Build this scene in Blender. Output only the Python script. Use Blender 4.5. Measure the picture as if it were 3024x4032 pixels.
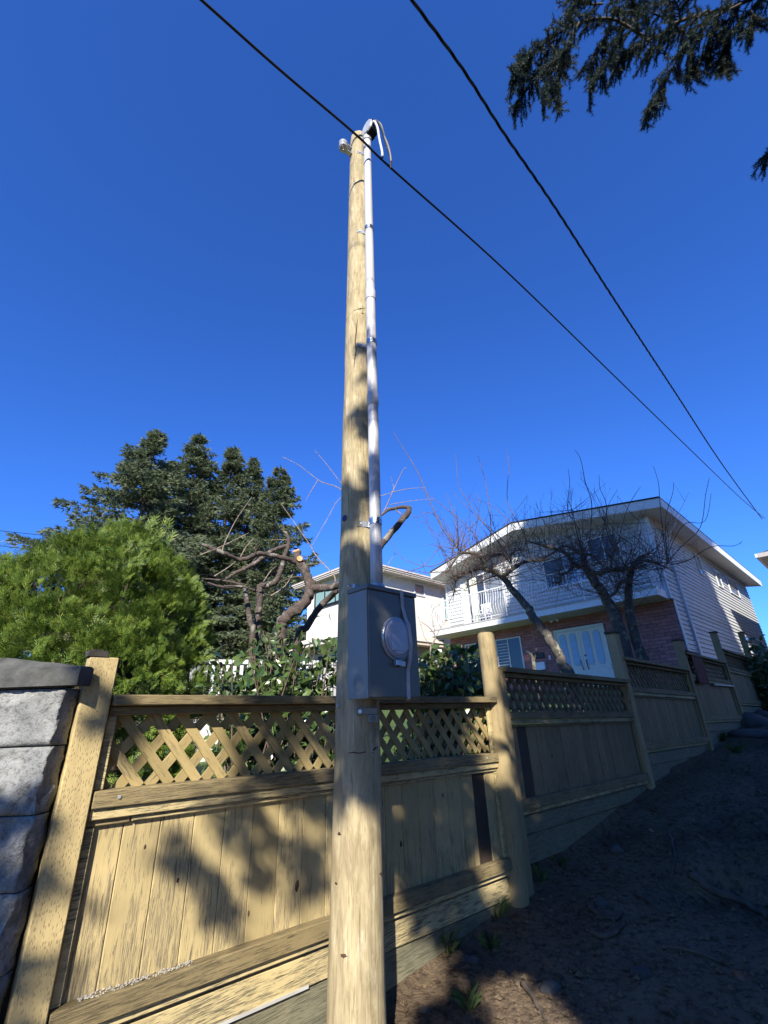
import bpy, math, random
import numpy as np
from mathutils import Vector, Matrix, noise
R_ = math.radians
sc = bpy.context.scene
for o in list(bpy.data.objects): bpy.data.objects.remove(o)

# ------------------------------------------------------------------ camera, sky, sun, exposure
FPX, PITCH, ROLL = 1785.7, R_(24.417), R_(-2.052)          # measured from the vanishing points of the photograph
_cp, _sp, _c, _s = math.cos(PITCH), math.sin(PITCH), math.cos(ROLL), math.sin(ROLL)
_r, _u = Vector((1, 0, 0)), Vector((0, -_sp, _cp))
CF = Vector((0, _cp, _sp)); CR = _c*_r + _s*_u; CU = -_s*_r + _c*_u
cam = bpy.data.cameras.new('camera'); camo = bpy.data.objects.new('camera', cam); sc.collection.objects.link(camo)
cam.sensor_fit = 'HORIZONTAL'; cam.sensor_width = 36; cam.lens = FPX/3024*36; cam.clip_start = .05; cam.clip_end = 1500
camo.matrix_world = Matrix((( CR.x, CU.x, -CF.x, 0), (CR.y, CU.y, -CF.y, 0), (CR.z, CU.z, -CF.z, 0), (0, 0, 0, 1)))
sc.camera = camo
SUN = Vector((-.0705, -.8389, .5398)).normalized()
w = bpy.data.worlds.new('World'); sc.world = w; w.use_nodes = True
nt = w.node_tree; bg = nt.nodes['Background']; sky = nt.nodes.new('ShaderNodeTexSky')
sky.sky_type = 'NISHITA'; sky.sun_disc = False; sky.sun_elevation = math.asin(SUN.z); sky.sun_rotation = R_(184.8)
sky.altitude = 60; sky.air_density = 1.0; sky.dust_density = .15; sky.ozone_density = 6.0
tint = nt.nodes.new('ShaderNodeMix'); tint.data_type = 'RGBA'; tint.blend_type = 'MULTIPLY'; tint.inputs[0].default_value = 1; tint.inputs[7].default_value = (.42, .82, 1.54, 1)   # the phone's cool white balance, even over the whole sky
nt.links.new(sky.outputs[0], tint.inputs[6]); nt.links.new(tint.outputs[2], bg.inputs[0]); bg.inputs[1].default_value = .087
sl = bpy.data.lights.new('sun', 'SUN'); sl.energy = 5.0; sl.angle = R_(.53); sl.color = (1, .94, .84)
so = bpy.data.objects.new('sun', sl); sc.collection.objects.link(so); so.rotation_euler = SUN.to_track_quat('Z', 'Y').to_euler()
so.location = (0, -3, 30)
sc.view_settings.view_transform = 'Standard'; sc.view_settings.look = 'None'; sc.view_settings.exposure = .94; sc.view_settings.gamma = 1

# ------------------------------------------------------------------ frames and pixel rays (eye at the origin, metres)
DF = 1.97                                                    # the fence runs 1.97 m from the camera
AF = R_(44.16); FD = Vector((math.cos(AF), math.sin(AF), 0)); FN = Vector((math.sin(AF), -math.cos(AF), 0))
def ray(x, y):
    return CR*((x-1512)/FPX) + CU*(-(y-2016)/FPX) + CF
def at(x, y, h):                                             # the point seen at pixel x, y at horizontal distance h
    r = ray(x, y); return r*(h/math.hypot(r.x, r.y))
def uv(u, v, z=0): return FD*u + FN*(v-DF) + Vector((0, 0, z))      # fence frame: u along, v in front of the fence
def clamp(a, lo=0., hi=1.): return max(lo, min(hi, a))
_zu = [-60, -10, .4, 2.85, 5.3, 7.7, 10.1, 15, 30, 80]; _zz = [-3, -1.95, -1.27, -1.02, -.70, -.52, -.3, .1, .8, 1.6]
_yu = [-60, -20, 0, 4, 9, 15, 17.4, 40, 90]; _yz = [-1.5, -1.2, -.8, -.5, .0, .6, .74, .9, 1.5]
def gz(x, y, rough=True):
    u = x*FD.x + y*FD.y; v = x*FN.x + y*FN.y + DF
    zf = float(np.interp(u, _zu, _zz)); 
    if v >= 0: z = zf - .07*min(v, 2.2)
    else:
        t = clamp(-v/2.5); t = t*t*(3-2*t); z = (1-t)*(zf+.04) + t*float(np.interp(u, _yu, _yz))
    if rough and v > -.1 and -4 < u < 16 and v < 8:
        n = noise.noise(Vector((x*1.1, y*1.1, 3.3)))*.09 + noise.noise(Vector((x*3.7, y*3.7, 1)))*.05 + noise.noise(Vector((x*9, y*9, 5)))*.025
        m = clamp((u-2.7)/1.2)*clamp((v-.25)/.8)
        z += n*(.35 + 2.1*m)*clamp((v+.1)/.35) + .12*m*max(0, noise.noise(Vector((x*.8+4, y*.8, 9))))
    return z

# ------------------------------------------------------------------ materials
def newmat(name):
    m = bpy.data.materials.new(name); m.use_nodes = True
    nt = m.node_tree; b = nt.nodes['Principled BSDF']; return m, nt, b
def N(nt, t, **k):
    n = nt.nodes.new(t)
    for a, v in k.items():
        if a.startswith('i_'): n.inputs[int(a[2:]) if a[2:].isdigit() else a[2:].replace('_', ' ')].default_value = v
        else: setattr(n, a, v)
    return n
def L(nt, a, b): nt.links.new(a, b)
def coords(nt, scale, rnd=True):
    tc = N(nt, 'ShaderNodeTexCoord'); mp = N(nt, 'ShaderNodeMapping'); mp.inputs['Scale'].default_value = scale
    if rnd:
        oi = N(nt, 'ShaderNodeObjectInfo'); mu = N(nt, 'ShaderNodeVectorMath', operation='SCALE'); mu.inputs[0].default_value = (37, 53, 71)
        L(nt, oi.outputs['Random'], mu.inputs['Scale']); ad = N(nt, 'ShaderNodeVectorMath', operation='ADD')
        L(nt, tc.outputs['Object'], ad.inputs[0]); L(nt, mu.outputs[0], ad.inputs[1]); L(nt, ad.outputs[0], mp.inputs[0])
    else: L(nt, tc.outputs['Object'], mp.inputs[0])
    return mp.outputs[0]
def noise_tex(nt, vec, scale, detail=4, rough=.55, dist=0):
    n = N(nt, 'ShaderNodeTexNoise'); n.inputs['Scale'].default_value = scale; n.inputs['Detail'].default_value = detail
    n.inputs['Roughness'].default_value = rough; n.inputs['Distortion'].default_value = dist; L(nt, vec, n.inputs['Vector']); return n.outputs[0]
def ramp(nt, fac, stops):
    r = N(nt, 'ShaderNodeValToRGB'); e = r.color_ramp.elements
    while len(e) < len(stops): e.new(.5)
    for el, (p, c) in zip(e, stops): el.position = p; el.color = (c, c, c, 1) if isinstance(c, (int, float)) else (*c, 1)
    L(nt, fac, r.inputs[0]); return r.outputs[0]
def mix(nt, fac, a, b, mode='MIX'):
    m = N(nt, 'ShaderNodeMix', data_type='RGBA', blend_type=mode)
    for i, v in ((0, fac), (6, a), (7, b)):
        if isinstance(v, (tuple, list)): m.inputs[i].default_value = (*v, 1)
        elif isinstance(v, (int, float)): m.inputs[i].default_value = v
        else: L(nt, v, m.inputs[i])
    return m.outputs[2]
def bump(nt, b, h, strength=.3, dist=.01):
    n = N(nt, 'ShaderNodeBump'); n.inputs['Strength'].default_value = strength; n.inputs['Distance'].default_value = dist
    L(nt, h, n.inputs['Height']); L(nt, n.outputs[0], b.inputs['Normal'])
def objrand(nt, lo, hi):
    oi = N(nt, 'ShaderNodeObjectInfo'); mr = N(nt, 'ShaderNodeMapRange'); mr.inputs[3].default_value = lo; mr.inputs[4].default_value = hi
    L(nt, oi.outputs['Random'], mr.inputs[0]); return mr.outputs[0]
def bright(nt, col, fac):
    m = N(nt, 'ShaderNodeHueSaturation'); L(nt, col, m.inputs['Color']); L(nt, fac, m.inputs['Value']); return m.outputs[0]

MT = {}
def plain(name, col, rough=.6, metal=0, var=.12, scale=8, bmp=.0, col2=None, spec=.4, rnd=True):
    m, nt, b = newmat(name); v = coords(nt, (1, 1, 1), rnd); n = noise_tex(nt, v, scale, 5)
    c2 = col2 or tuple(c*(1-var*2) for c in col)
    L(nt, mix(nt, ramp(nt, n, [(.35, 0), (.68, 1)]), col, c2), b.inputs['Base Color'])
    b.inputs['Roughness'].default_value = rough; b.inputs['Metallic'].default_value = metal; b.inputs['Specular IOR Level'].default_value = spec
    if bmp: bump(nt, b, noise_tex(nt, v, scale*6, 4), bmp, .004)
    MT[name] = m; return m

def painted_wood(name, axis, paint, wood, peel, dark=(.055, .047, .035), dirt=.35, rough=.75):
    """weathered painted wood, grain along the object's own x or z axis"""
    m, nt, b = newmat(name)
    st = (.05, 1, 1) if axis == 'x' else (1, 1, .05)
    st2 = (.16, 1, 1) if axis == 'x' else (1, 1, .16)
    vg = coords(nt, st); vb = coords(nt, st2); vc = coords(nt, (1, 1, 1))
    grain = noise_tex(nt, vg, 150, 5, .65, .6); med = noise_tex(nt, vb, 62, 7, .72, .3); big = noise_tex(nt, vc, 3.1, 3)
    wd = mix(nt, ramp(nt, grain, [(.34, 0), (.66, 1)]), wood, tuple(c*.5 for c in wood))
    pt = mix(nt, ramp(nt, noise_tex(nt, vc, 9, 4), [(.3, 0), (.75, 1)]), paint, tuple(c*.80 for c in paint))
    pt = mix(nt, ramp(nt, grain, [(.30, .4), (.43, 0)]), pt, tuple(c*.55 for c in paint))
    a = N(nt, 'ShaderNodeMath', operation='ADD'); L(nt, med, a.inputs[0])
    bb = N(nt, 'ShaderNodeMath', operation='MULTIPLY'); L(nt, big, bb.inputs[0]); bb.inputs[1].default_value = .55; L(nt, bb.outputs[0], a.inputs[1])
    g2 = N(nt, 'ShaderNodeMath', operation='MULTIPLY'); L(nt, grain, g2.inputs[0]); g2.inputs[1].default_value = .28
    a2 = N(nt, 'ShaderNodeMath', operation='ADD'); L(nt, a.outputs[0], a2.inputs[0]); L(nt, g2.outputs[0], a2.inputs[1])
    pr = objrand(nt, -.06, .05); a3 = N(nt, 'ShaderNodeMath', operation='ADD'); L(nt, a2.outputs[0], a3.inputs[0]); L(nt, pr, a3.inputs[1])
    pm0 = ramp(nt, a3.outputs[0], [(peel-.03, 0), (peel+.09, 1)])
    if axis == 'z':                                         # boards wear most towards their lower ends
        sx_ = N(nt, 'ShaderNodeSeparateXYZ'); tcz = N(nt, 'ShaderNodeTexCoord'); L(nt, tcz.outputs['Object'], sx_.inputs[0]); mz = N(nt, 'ShaderNodeMapRange'); mz.inputs[1].default_value = -.24; mz.inputs[2].default_value = .1; mz.inputs[3].default_value = .09; mz.inputs[4].default_value = -.05
        L(nt, sx_.outputs[2], mz.inputs[0]); az_ = N(nt, 'ShaderNodeMath', operation='ADD'); L(nt, a3.outputs[0], az_.inputs[0]); L(nt, mz.outputs[0], az_.inputs[1]); pm0 = ramp(nt, az_.outputs[0], [(peel-.04, 0), (peel+.10, 1)])
    gl = ramp(nt, noise_tex(nt, vg, 300, 4, .7, .4), [(.44, .08), (.58, 1)]); pmm = N(nt, 'ShaderNodeMath', operation='MULTIPLY'); L(nt, pm0, pmm.inputs[0]); L(nt, gl, pmm.inputs[1]); pm = pmm.outputs[0]
    col = mix(nt, pm, pt, wd)
    spots = ramp(nt, noise_tex(nt, vb, 15, 4, .6), [(.62, 0), (.74, dirt)])
    col = mix(nt, spots, col, dark)
    col = bright(nt, col, objrand(nt, .74, 1.12))
    L(nt, col, b.inputs['Base Color']); b.inputs['Roughness'].default_value = rough; b.inputs['Specular IOR Level'].default_value = .25
    h = mix(nt, .5, grain, pm); bump(nt, b, h, .55, .003)
    MT[name] = m; return m
PAINT = (.54, .42, .20)
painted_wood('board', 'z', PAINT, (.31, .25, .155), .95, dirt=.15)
painted_wood('board_red', 'z', (.07, .05, .033), (.05, .035, .03), 1.1)
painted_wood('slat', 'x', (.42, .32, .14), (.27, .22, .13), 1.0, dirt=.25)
painted_wood('rail', 'x', (.29, .225, .11), (.16, .125, .07), .86, dark=(.035, .035, .02), dirt=.7)
painted_wood('rail_light', 'x', (.58, .46, .23), (.17, .155, .10), .88, dark=(.05, .055, .03), dirt=.55)
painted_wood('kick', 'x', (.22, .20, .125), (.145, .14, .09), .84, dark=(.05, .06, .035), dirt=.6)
painted_wood('post_wood', 'z', (.37, .285, .145), (.33, .26, .14), .95, dark=(.08, .085, .035), dirt=.5)
plain('post_cap', (.055, .05, .04), .9, var=.3, scale=20, bmp=.4)

def incised_post():
    m, nt, b = newmat('incised_post'); v = coords(nt, (1, 1, 1), False)
    mp = N(nt, 'ShaderNodeMapping'); mp.inputs['Scale'].default_value = (250, 250, 62); L(nt, v, mp.inputs[0])
    vo = N(nt, 'ShaderNodeTexVoronoi'); vo.inputs['Scale'].default_value = 1; L(nt, mp.outputs[0], vo.inputs['Vector'])
    mpx = N(nt, 'ShaderNodeMapping'); mpx.inputs['Scale'].default_value = (1, 1, .08); L(nt, v, mpx.inputs[0])
    gr = noise_tex(nt, mpx.outputs[0], 90, 4); bg = noise_tex(nt, v, 4, 3)
    d = ramp(nt, vo.outputs['Distance'], [(.20, 1), (.36, 0)])
    col = mix(nt, ramp(nt, bg, [(.35, 0), (.7, 1)]), (.53, .41, .19), (.44, .335, .15))
    col = mix(nt, ramp(nt, gr, [(.35, .35), (.5, 0)]), col, (.30, .22, .1))
    k = N(nt, 'ShaderNodeMath', operation='MULTIPLY'); L(nt, d, k.inputs[0]); k.inputs[1].default_value = .5
    col = mix(nt, k.outputs[0], col, (.17, .12, .06))
    L(nt, col, b.inputs['Base Color']); b.inputs['Roughness'].default_value = .8
    inv = N(nt, 'ShaderNodeMath', operation='SUBTRACT'); inv.inputs[0].default_value = 1; L(nt, d, inv.inputs[1]); bump(nt, b, inv.outputs[0], .5, .003)
    MT['incised_post'] = m
incised_post()
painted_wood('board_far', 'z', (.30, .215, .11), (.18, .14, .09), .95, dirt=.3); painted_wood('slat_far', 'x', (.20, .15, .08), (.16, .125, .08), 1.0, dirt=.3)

def pole_wood():
    m, nt, b = newmat('pole_wood'); v1 = coords(nt, (1, 1, .045), False); v2 = coords(nt, (1, 1, .22), False); v3 = coords(nt, (1, 1, 1), False)
    g = noise_tex(nt, v1, 130, 6, .7, .5); p = noise_tex(nt, v2, 26, 6, .68, .6); q = noise_tex(nt, v3, 2.3, 3)
    col = mix(nt, ramp(nt, p, [(.36, 0), (.62, 1)]), (.44, .365, .215), (.27, .215, .12))
    col = mix(nt, ramp(nt, noise_tex(nt, v2, 33, 5, .6), [(.58, 0), (.7, .75)]), col, (.56, .50, .36))
    col = mix(nt, ramp(nt, g, [(.33, .8), (.47, 0)]), col, (.15, .105, .05))
    col = mix(nt, ramp(nt, q, [(.52, 0), (.72, .4)]), col, (.30, .285, .135))
    # darker ring left by a sawn-off branch collar and a few horizontal scuffs
    mp = N(nt, 'ShaderNodeMapping'); mp.inputs['Scale'].default_value = (2.2, 2.2, 26); L(nt, v3, mp.inputs[0])
    col = mix(nt, ramp(nt, noise_tex(nt, mp.outputs[0], 1, 3, .5, .8), [(.70, 0), (.78, .55)]), col, (.13, .095, .05))
    L(nt, col, b.inputs['Base Color']); b.inputs['Roughness'].default_value = .78; b.inputs['Specular IOR Level'].default_value = .25
    bump(nt, b, mix(nt, .4, g, p), .6, .004); MT['pole_wood'] = m
pole_wood()

def siding_mat(name, col):
    m, nt, b = newmat(name); v = coords(nt, (.25, 1, 1)); n = noise_tex(nt, v, 5, 4)
    c = mix(nt, ramp(nt, n, [(.4, 0), (.75, .6)]), col, tuple(x*.86 for x in col)); c = mix(nt, ramp(nt, noise_tex(nt, coords(nt, (2.5, 2.5, .4), False), 1.6, 5, .65), [(.52, 0), (.72, .5)]), c, tuple(x*.68 for x in col)); L(nt, bright(nt, c, objrand(nt, .90, 1.05)), b.inputs['Base Color'])
    b.inputs['Roughness'].default_value = .55; MT[name] = m
siding_mat('siding', (.46, .47, .465)); siding_mat('trim_white', (.62, .63, .62)); siding_mat('soffit', (.56, .55, .52))
plain('stucco', (.64, .60, .55), .9, var=.04, scale=3, bmp=.25, rnd=False); plain('cream_trim', (.62, .52, .44), .7, var=.06); plain('beige_dark', (.42, .39, .36), .8, var=.08)
plain('roofing', (.035, .033, .036), .85, var=.2, scale=30, bmp=.3)
plain('door_paint', (.66, .67, .56), .45, var=.04); plain('door_groove', (.42, .44, .40), .5, var=.05)
plain('mortar', (.16, .11, .105), .95, var=.15, scale=30, rnd=False)
def brick_mat():
    m, nt, b = newmat('brick'); v = coords(nt, (1, 1, 1)); n = noise_tex(nt, v, 22, 4)
    c = mix(nt, ramp(nt, n, [(.35, 0), (.7, 1)]), (.37, .165, .145), (.27, .115, .105)); L(nt, bright(nt, c, objrand(nt, .8, 1.2)), b.inputs['Base Color'])
    b.inputs['Roughness'].default_value = .85; bump(nt, b, n, .3, .004); MT['brick'] = m
brick_mat()
def glass(name, col, rough=.03, spec=.8):
    m, nt, b = newmat(name); b.inputs['Base Color'].default_value = (*col, 1); b.inputs['Roughness'].default_value = rough; b.inputs['Specular IOR Level'].default_value = spec
    v = coords(nt, (1, 1, 1)); bump(nt, b, noise_tex(nt, v, 1.5, 2), .05, .02); MT[name] = m
glass('glass_dark', (.035, .045, .06)); glass('glass_green', (.20, .32, .30)); glass('glass_blue', (.13, .22, .33)); glass('glass_grey', (.16, .18, .20))
glass('glass_door', (.25, .40, .55), .18, .6)
plain('curtain', (.55, .60, .50), .9, var=.08); plain('blind', (.20, .22, .22), .8, var=.1)
plain('black_paint', (.012, .012, .014), .5); plain('number_metal', (.14, .16, .18), .5); plain('plastic_white', (.72, .74, .78), .4, var=.03); plain('brass', (.10, .04, .035), .35, metal=.6)
plain('galv', (.55, .56, .57), .45, metal=.5, var=.10, scale=25); plain('galv_clamp', (.66, .68, .70), .3, metal=.95, var=.12, scale=40)
def conduit_mat():
    m, nt, b = newmat('conduit'); v = coords(nt, (1, 1, .05), False); n = noise_tex(nt, v, 60, 5, .6)
    L(nt, mix(nt, ramp(nt, n, [(.35, 0), (.7, 1)]), (.50, .50, .51), (.40, .40, .41)), b.inputs['Base Color'])
    b.inputs['Metallic'].default_value = .0; b.inputs['Roughness'].default_value = .45; MT['conduit'] = m
conduit_mat()
plain('box_grey', (.115, .125, .118), .42, var=.05, scale=4, spec=.5, rnd=False); plain('box_side', (.185, .20, .19), .4, var=.05, scale=4, spec=.5, rnd=False)
plain('meter_face', (.40, .38, .43), .12, var=.05, scale=6, spec=.6); plain('meter_ring', (.30, .33, .36), .3, metal=.6, var=.08); plain('tape', (.46, .48, .49), .5, var=.06, scale=14)
plain('black_rubber', (.014, .013, .014), .5, var=.2); plain('wire_white', (.86, .86, .86), .5, var=.03); plain('porcelain', (.42, .44, .48), .15, var=.05, spec=.7); plain('wire_grey', (.2, .19, .18), .5)
plain('stamp_blue', (.02, .045, .22), .6, var=.4, scale=60); plain('knot', (.10, .055, .03), .8, var=.3, scale=40)
def concrete():
    m, nt, b = newmat('concrete'); v = coords(nt, (1, 1, 1)); n = noise_tex(nt, v, 7, 6, .65); f = noise_tex(nt, v, 60, 5, .7)
    c = mix(nt, ramp(nt, n, [(.35, 0), (.7, 1)]), (.30, .30, .285), (.13, .135, .13)); c = mix(nt, ramp(nt, f, [(.36, .7), (.5, 0)]), c, (.09, .09, .085))
    c = mix(nt, ramp(nt, f, [(.64, 0), (.74, .7)]), c, (.56, .56, .52)); c = mix(nt, ramp(nt, noise_tex(nt, v, 3.3, 3), [(.55, 0), (.75, .35)]), c, (.24, .23, .13))
    L(nt, c, b.inputs['Base Color']); b.inputs['Roughness'].default_value = .95; b.inputs['Specular IOR Level'].default_value = .15; bump(nt, b, mix(nt, .5, f, noise_tex(nt, v, 140, 3, .6)), 1.0, .010); MT['concrete'] = m
concrete()
plain('cap_concrete', (.105, .105, .098), .95, var=.25, scale=14, bmp=1.0, col2=(.045, .047, .042), spec=.1); plain('joint', (.13, .12, .085), .95, var=.2)

def soil():
    m, nt, b = newmat('soil'); v = coords(nt, (1, 1, 1), False); n = noise_tex(nt, v, 1.3, 6, .65); f = noise_tex(nt, v, 26, 6, .7)
    c = mix(nt, ramp(nt, n, [(.35, 0), (.66, 1)]), (.21, .155, .10), (.12, .085, .055)); c = mix(nt, ramp(nt, f, [(.35, .75), (.52, 0)]), c, (.035, .025, .018))
    c = mix(nt, ramp(nt, f, [(.66, 0), (.78, .6)]), c, (.30, .23, .15)); L(nt, c, b.inputs['Base Color']); b.inputs['Roughness'].default_value = .95
    b.inputs['Specular IOR Level'].default_value = .05; bump(nt, b, f, 1.0, .03); MT['soil'] = m
soil()
plain('lawn', (.075, .125, .022), .9, var=.2, scale=2, bmp=.5, rnd=False); plain('stone', (.085, .08, .072), .9, var=.22, scale=6, bmp=.4); plain('root', (.11, .085, .06), .9, var=.25, scale=18, bmp=.5)
plain('red_cloth', (.11, .012, .016), .8, var=.2, scale=5)
plain('plaster', (.34, .315, .26), .9, var=.15, scale=40); plain('chalk', (.50, .49, .45), .6, var=.1)

def bark(name, c1, c2, c3, sc_=18, st=(1, 1, .35)):
    m, nt, b = newmat(name); v = coords(nt, st); n = noise_tex(nt, v, sc_, 6, .68, .5); k = noise_tex(nt, coords(nt, (1, 1, 1)), 7, 4, .6)
    c = mix(nt, ramp(nt, n, [(.35, 0), (.62, 1)]), c1, c2); c = mix(nt, ramp(nt, k, [(.55, 0), (.66, .8)]), c, c3)
    L(nt, c, b.inputs['Base Color']); b.inputs['Roughness'].default_value = .9; bump(nt, b, n, .7, .01); MT[name] = m
bark('bark_apple', (.11, .095, .075), (.05, .042, .035), (.27, .27, .18)); bark('bark_cherry', (.105, .075, .058), (.045, .034, .03), (.27, .25, .21), 22, (1, 1, 2.2))
bark('bark_pale', (.36, .33, .27), (.16, .135, .10), (.45, .43, .38), 14, (1, 1, 2)); bark('bark_fir', (.09, .065, .05), (.045, .034, .028), (.14, .12, .09)); bark('twig', (.17, .115, .085), (.10, .06, .045), (.22, .17, .13), 40)
bark('twig_pale', (.33, .27, .21), (.19, .14, .11), (.40, .34, .28), 40); plain('cut_wood', (.60, .36, .17), .8, var=.2, scale=30)
def leaf(name, cols, rough=.5, trans=.25, spec=.4):
    m, nt, b = newmat(name); g = N(nt, 'ShaderNodeNewGeometry'); r = ramp(nt, g.outputs['Random Per Island'], [(i/max(1, len(cols)-1), c) for i, c in enumerate(cols)])
    L(nt, r, b.inputs['Base Color']); b.inputs['Roughness'].default_value = rough; b.inputs['Specular IOR Level'].default_value = spec
    t = N(nt, 'ShaderNodeBsdfTranslucent'); L(nt, r, t.inputs[0]); mx = N(nt, 'ShaderNodeMixShader'); mx.inputs[0].default_value = trans
    out = nt.nodes['Material Output']; L(nt, b.outputs[0], mx.inputs[1]); L(nt, t.outputs[0], mx.inputs[2]); L(nt, mx.outputs[0], out.inputs[0]); MT[name] = m
leaf('fir_needles', [(.075, .105, .055), (.12, .155, .078), (.165, .20, .10), (.21, .24, .125)], .65, .33)
leaf('fir_near', [(.022, .044, .036), (.036, .062, .048), (.05, .08, .06)], .6, .2)
leaf('cedar_leaf', [(.05, .105, .020), (.10, .175, .028), (.165, .24, .036), (.26, .30, .05)], .5, .3)
leaf('camellia_leaf', [(.03, .058, .016), (.05, .09, .022), (.075, .12, .03), (.12, .165, .045)], .28, .2, .55)
leaf('weed_leaf', [(.05, .09, .025), (.09, .14, .04), (.14, .18, .06)], .6, .3); leaf('grass', [(.07, .12, .018), (.11, .18, .025), (.16, .23, .035)], .6, .35)
leaf('dead_leaf', [(.10, .065, .035), (.17, .12, .065), (.27, .21, .12)], .8, .15); leaf('gold_leaf', [(.10, .12, .02), (.16, .17, .03), (.24, .22, .05)], .6, .25)

# ------------------------------------------------------------------ mesh builder, things and parts
class MB:
    def __init__(s): s.v = []; s.f = []
    def add(s, vs, fs):
        o = len(s.v); s.v.extend(tuple(p) for p in vs); s.f.extend(tuple(i+o for i in f) for f in fs); return s
    def box(s, x0, x1, y0, y1, z0, z1, sh=0):              # sh: z drop from x0 to x1
        return s.add([(x0, y0, z0), (x1, y0, z0+sh), (x1, y1, z0+sh), (x0, y1, z0), (x0, y0, z1), (x1, y0, z1+sh), (x1, y1, z1+sh), (x0, y1, z1)],
                     [(0, 3, 2, 1), (4, 5, 6, 7), (0, 1, 5, 4), (1, 2, 6, 5), (2, 3, 7, 6), (3, 0, 4, 7)])
    def hull8(s, P): return s.add(P, [(0, 3, 2, 1), (4, 5, 6, 7), (0, 1, 5, 4), (1, 2, 6, 5), (2, 3, 7, 6), (3, 0, 4, 7)])
    def tube(s, pts, rad, n=6, cap=True):
        pts = [Vector(p) for p in pts]; m = len(pts); o = len(s.v); up = None
        for i, p in enumerate(pts):
            t = (pts[min(i+1, m-1)] - pts[max(i-1, 0)])
            if t.length < 1e-9: t = Vector((0, 0, 1))
            t.normalize()
            if up is None: a = Vector((1, 0, 0)) if abs(t.x) < .9 else Vector((0, 1, 0)); up = (a - t*a.dot(t)).normalized()
            else:
                up = up - t*up.dot(t)
                if up.length < 1e-6: up = t.orthogonal()
                up.normalize()
            q = t.cross(up); r = rad[i] if isinstance(rad, (list, tuple)) else rad
            for k in range(n):
                an = 2*math.pi*k/n; s.v.append(tuple(p + (up*math.cos(an) + q*math.sin(an))*r))
        for i in range(m-1):
            for k in range(n):
                k2 = (k+1) % n; s.f.append((o+i*n+k, o+i*n+k2, o+(i+1)*n+k2, o+(i+1)*n+k))
        if cap: s.f.append(tuple(o+k for k in reversed(range(n)))); s.f.append(tuple(o+(m-1)*n+k for k in range(n)))
        return s
    def disc(s, c, nrm, r0, r1, th, n=24):                  # a short drum, radius r0 at the back, r1 in front
        c = Vector(c); nrm = Vector(nrm).normalized(); return s.tube([c, c+nrm*th], [r0, r1], n)
    def mesh(s, name, mat, smooth=False):
        me = bpy.data.meshes.new(name); me.from_pydata(s.v, [], s.f); me.materials.append(MT[mat])
        if smooth: me.polygons.foreach_set('use_smooth', [True]*len(me.polygons))
        me.update(); return me
ORG = {}
COL = sc.collection
def thing(name, label, cat, loc, rotz=0, org=(0, 0, 0), group=None):
    o = bpy.data.objects.new(name, None); COL.objects.link(o); o.empty_display_size = .2
    o.location = loc; o.rotation_euler = (0, 0, rotz); o['label'] = label; o['category'] = cat
    if group: o['group'] = group
    ORG[o] = Vector(org); return o
def part(name, mb, mat, parent, loc=None, rot=None, smooth=False, label=None, kind=None, mesh=None):
    """vertices in the frame of the thing; loc for pieces that share a mesh"""
    org = ORG[parent]
    if mesh is None:
        if loc is None: mb.v = [(x-org.x, y-org.y, z-org.z) for x, y, z in mb.v]
        mesh = mb.mesh(name, mat, smooth)
    o = bpy.data.objects.new(name, mesh); COL.objects.link(o); o.parent = parent; ORG[o] = org
    if loc is not None:
        o.location = Vector(loc) - org; ORG[o] = Vector(loc)
    if rot: o.rotation_euler = rot
    if label: o['label'] = label
    if kind: o['kind'] = kind
    return o
def single(name, mb, mat, label, cat, loc=(0, 0, 0), group=None, smooth=False, kind=None):
    loc = Vector(loc); mb.v = [(x-loc.x, y-loc.y, z-loc.z) for x, y, z in mb.v]
    o = bpy.data.objects.new(name, mb.mesh(name, mat, smooth)); COL.objects.link(o); o.location = loc
    if label: o['label'] = label
    if cat: o['category'] = cat
    if group: o['group'] = group
    if kind: o['kind'] = kind
    return o

# ------------------------------------------------------------------ ground and lawn
def sheet(name, xs, ys, zf, mat, keep=None, smooth=True):
    mb = MB(); nx, ny = len(xs), len(ys)
    mb.v = [(x, y, zf(x, y)) for y in ys for x in xs]
    for j in range(ny-1):
        for i in range(nx-1):
            if keep is None or keep((xs[i]+xs[i+1])/2, (ys[j]+ys[j+1])/2): mb.f.append((j*nx+i, j*nx+i+1, (j+1)*nx+i+1, (j+1)*nx+i))
    o = single(name, mb, mat, None, None, smooth=smooth, kind='structure'); return o
def graded(lo, a, b, hi, fine, g=1.22):
    mid = list(np.arange(a, b, fine)); l, r, st = [], [], fine
    x = a
    while x > lo: st *= g; x -= st; l.append(x)
    st = fine; x = mid[-1]
    while x < hi: st *= g; x += st; r.append(x)
    return l[::-1] + mid + r
sheet('ground', graded(-400, -2.5, 7.5, 400, .055), graded(-300, -.5, 8.5, 700, .055), gz, 'soil')
def lawn_keep(x, y):
    u = x*FD.x+y*FD.y; v = x*FN.x+y*FN.y+DF
    return -14 < u < 17.2 and -22 < v < -.28
sheet('lawn', list(np.arange(-18, 12, .25)), list(np.arange(-2, 28, .25)), lambda x, y: gz(x, y, False)+.012, 'lawn', lawn_keep)
def blades():
    rn = random.Random(5); mb = MB()
    for i in range(15000):
        u = rn.uniform(.6, 9); v = -.32 - abs(rn.gauss(0, 1.6)); p = uv(u, v); z = gz(p.x, p.y, False)+.008
        h = rn.uniform(.03, .10); a = rn.uniform(0, 6.28); w_ = .004; dx, dy = math.cos(a), math.sin(a); lx, ly = rn.gauss(0, .03), rn.gauss(0, .03)
        mb.add([(p.x-dx*w_, p.y-dy*w_, z), (p.x+dx*w_, p.y+dy*w_, z), (p.x+lx, p.y+ly, z+h)], [(0, 1, 2)])
    single('lawn_grass', mb, 'grass', 'short green lawn grass behind the lattice fence', 'grass', kind='stuff')
blades()

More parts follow.
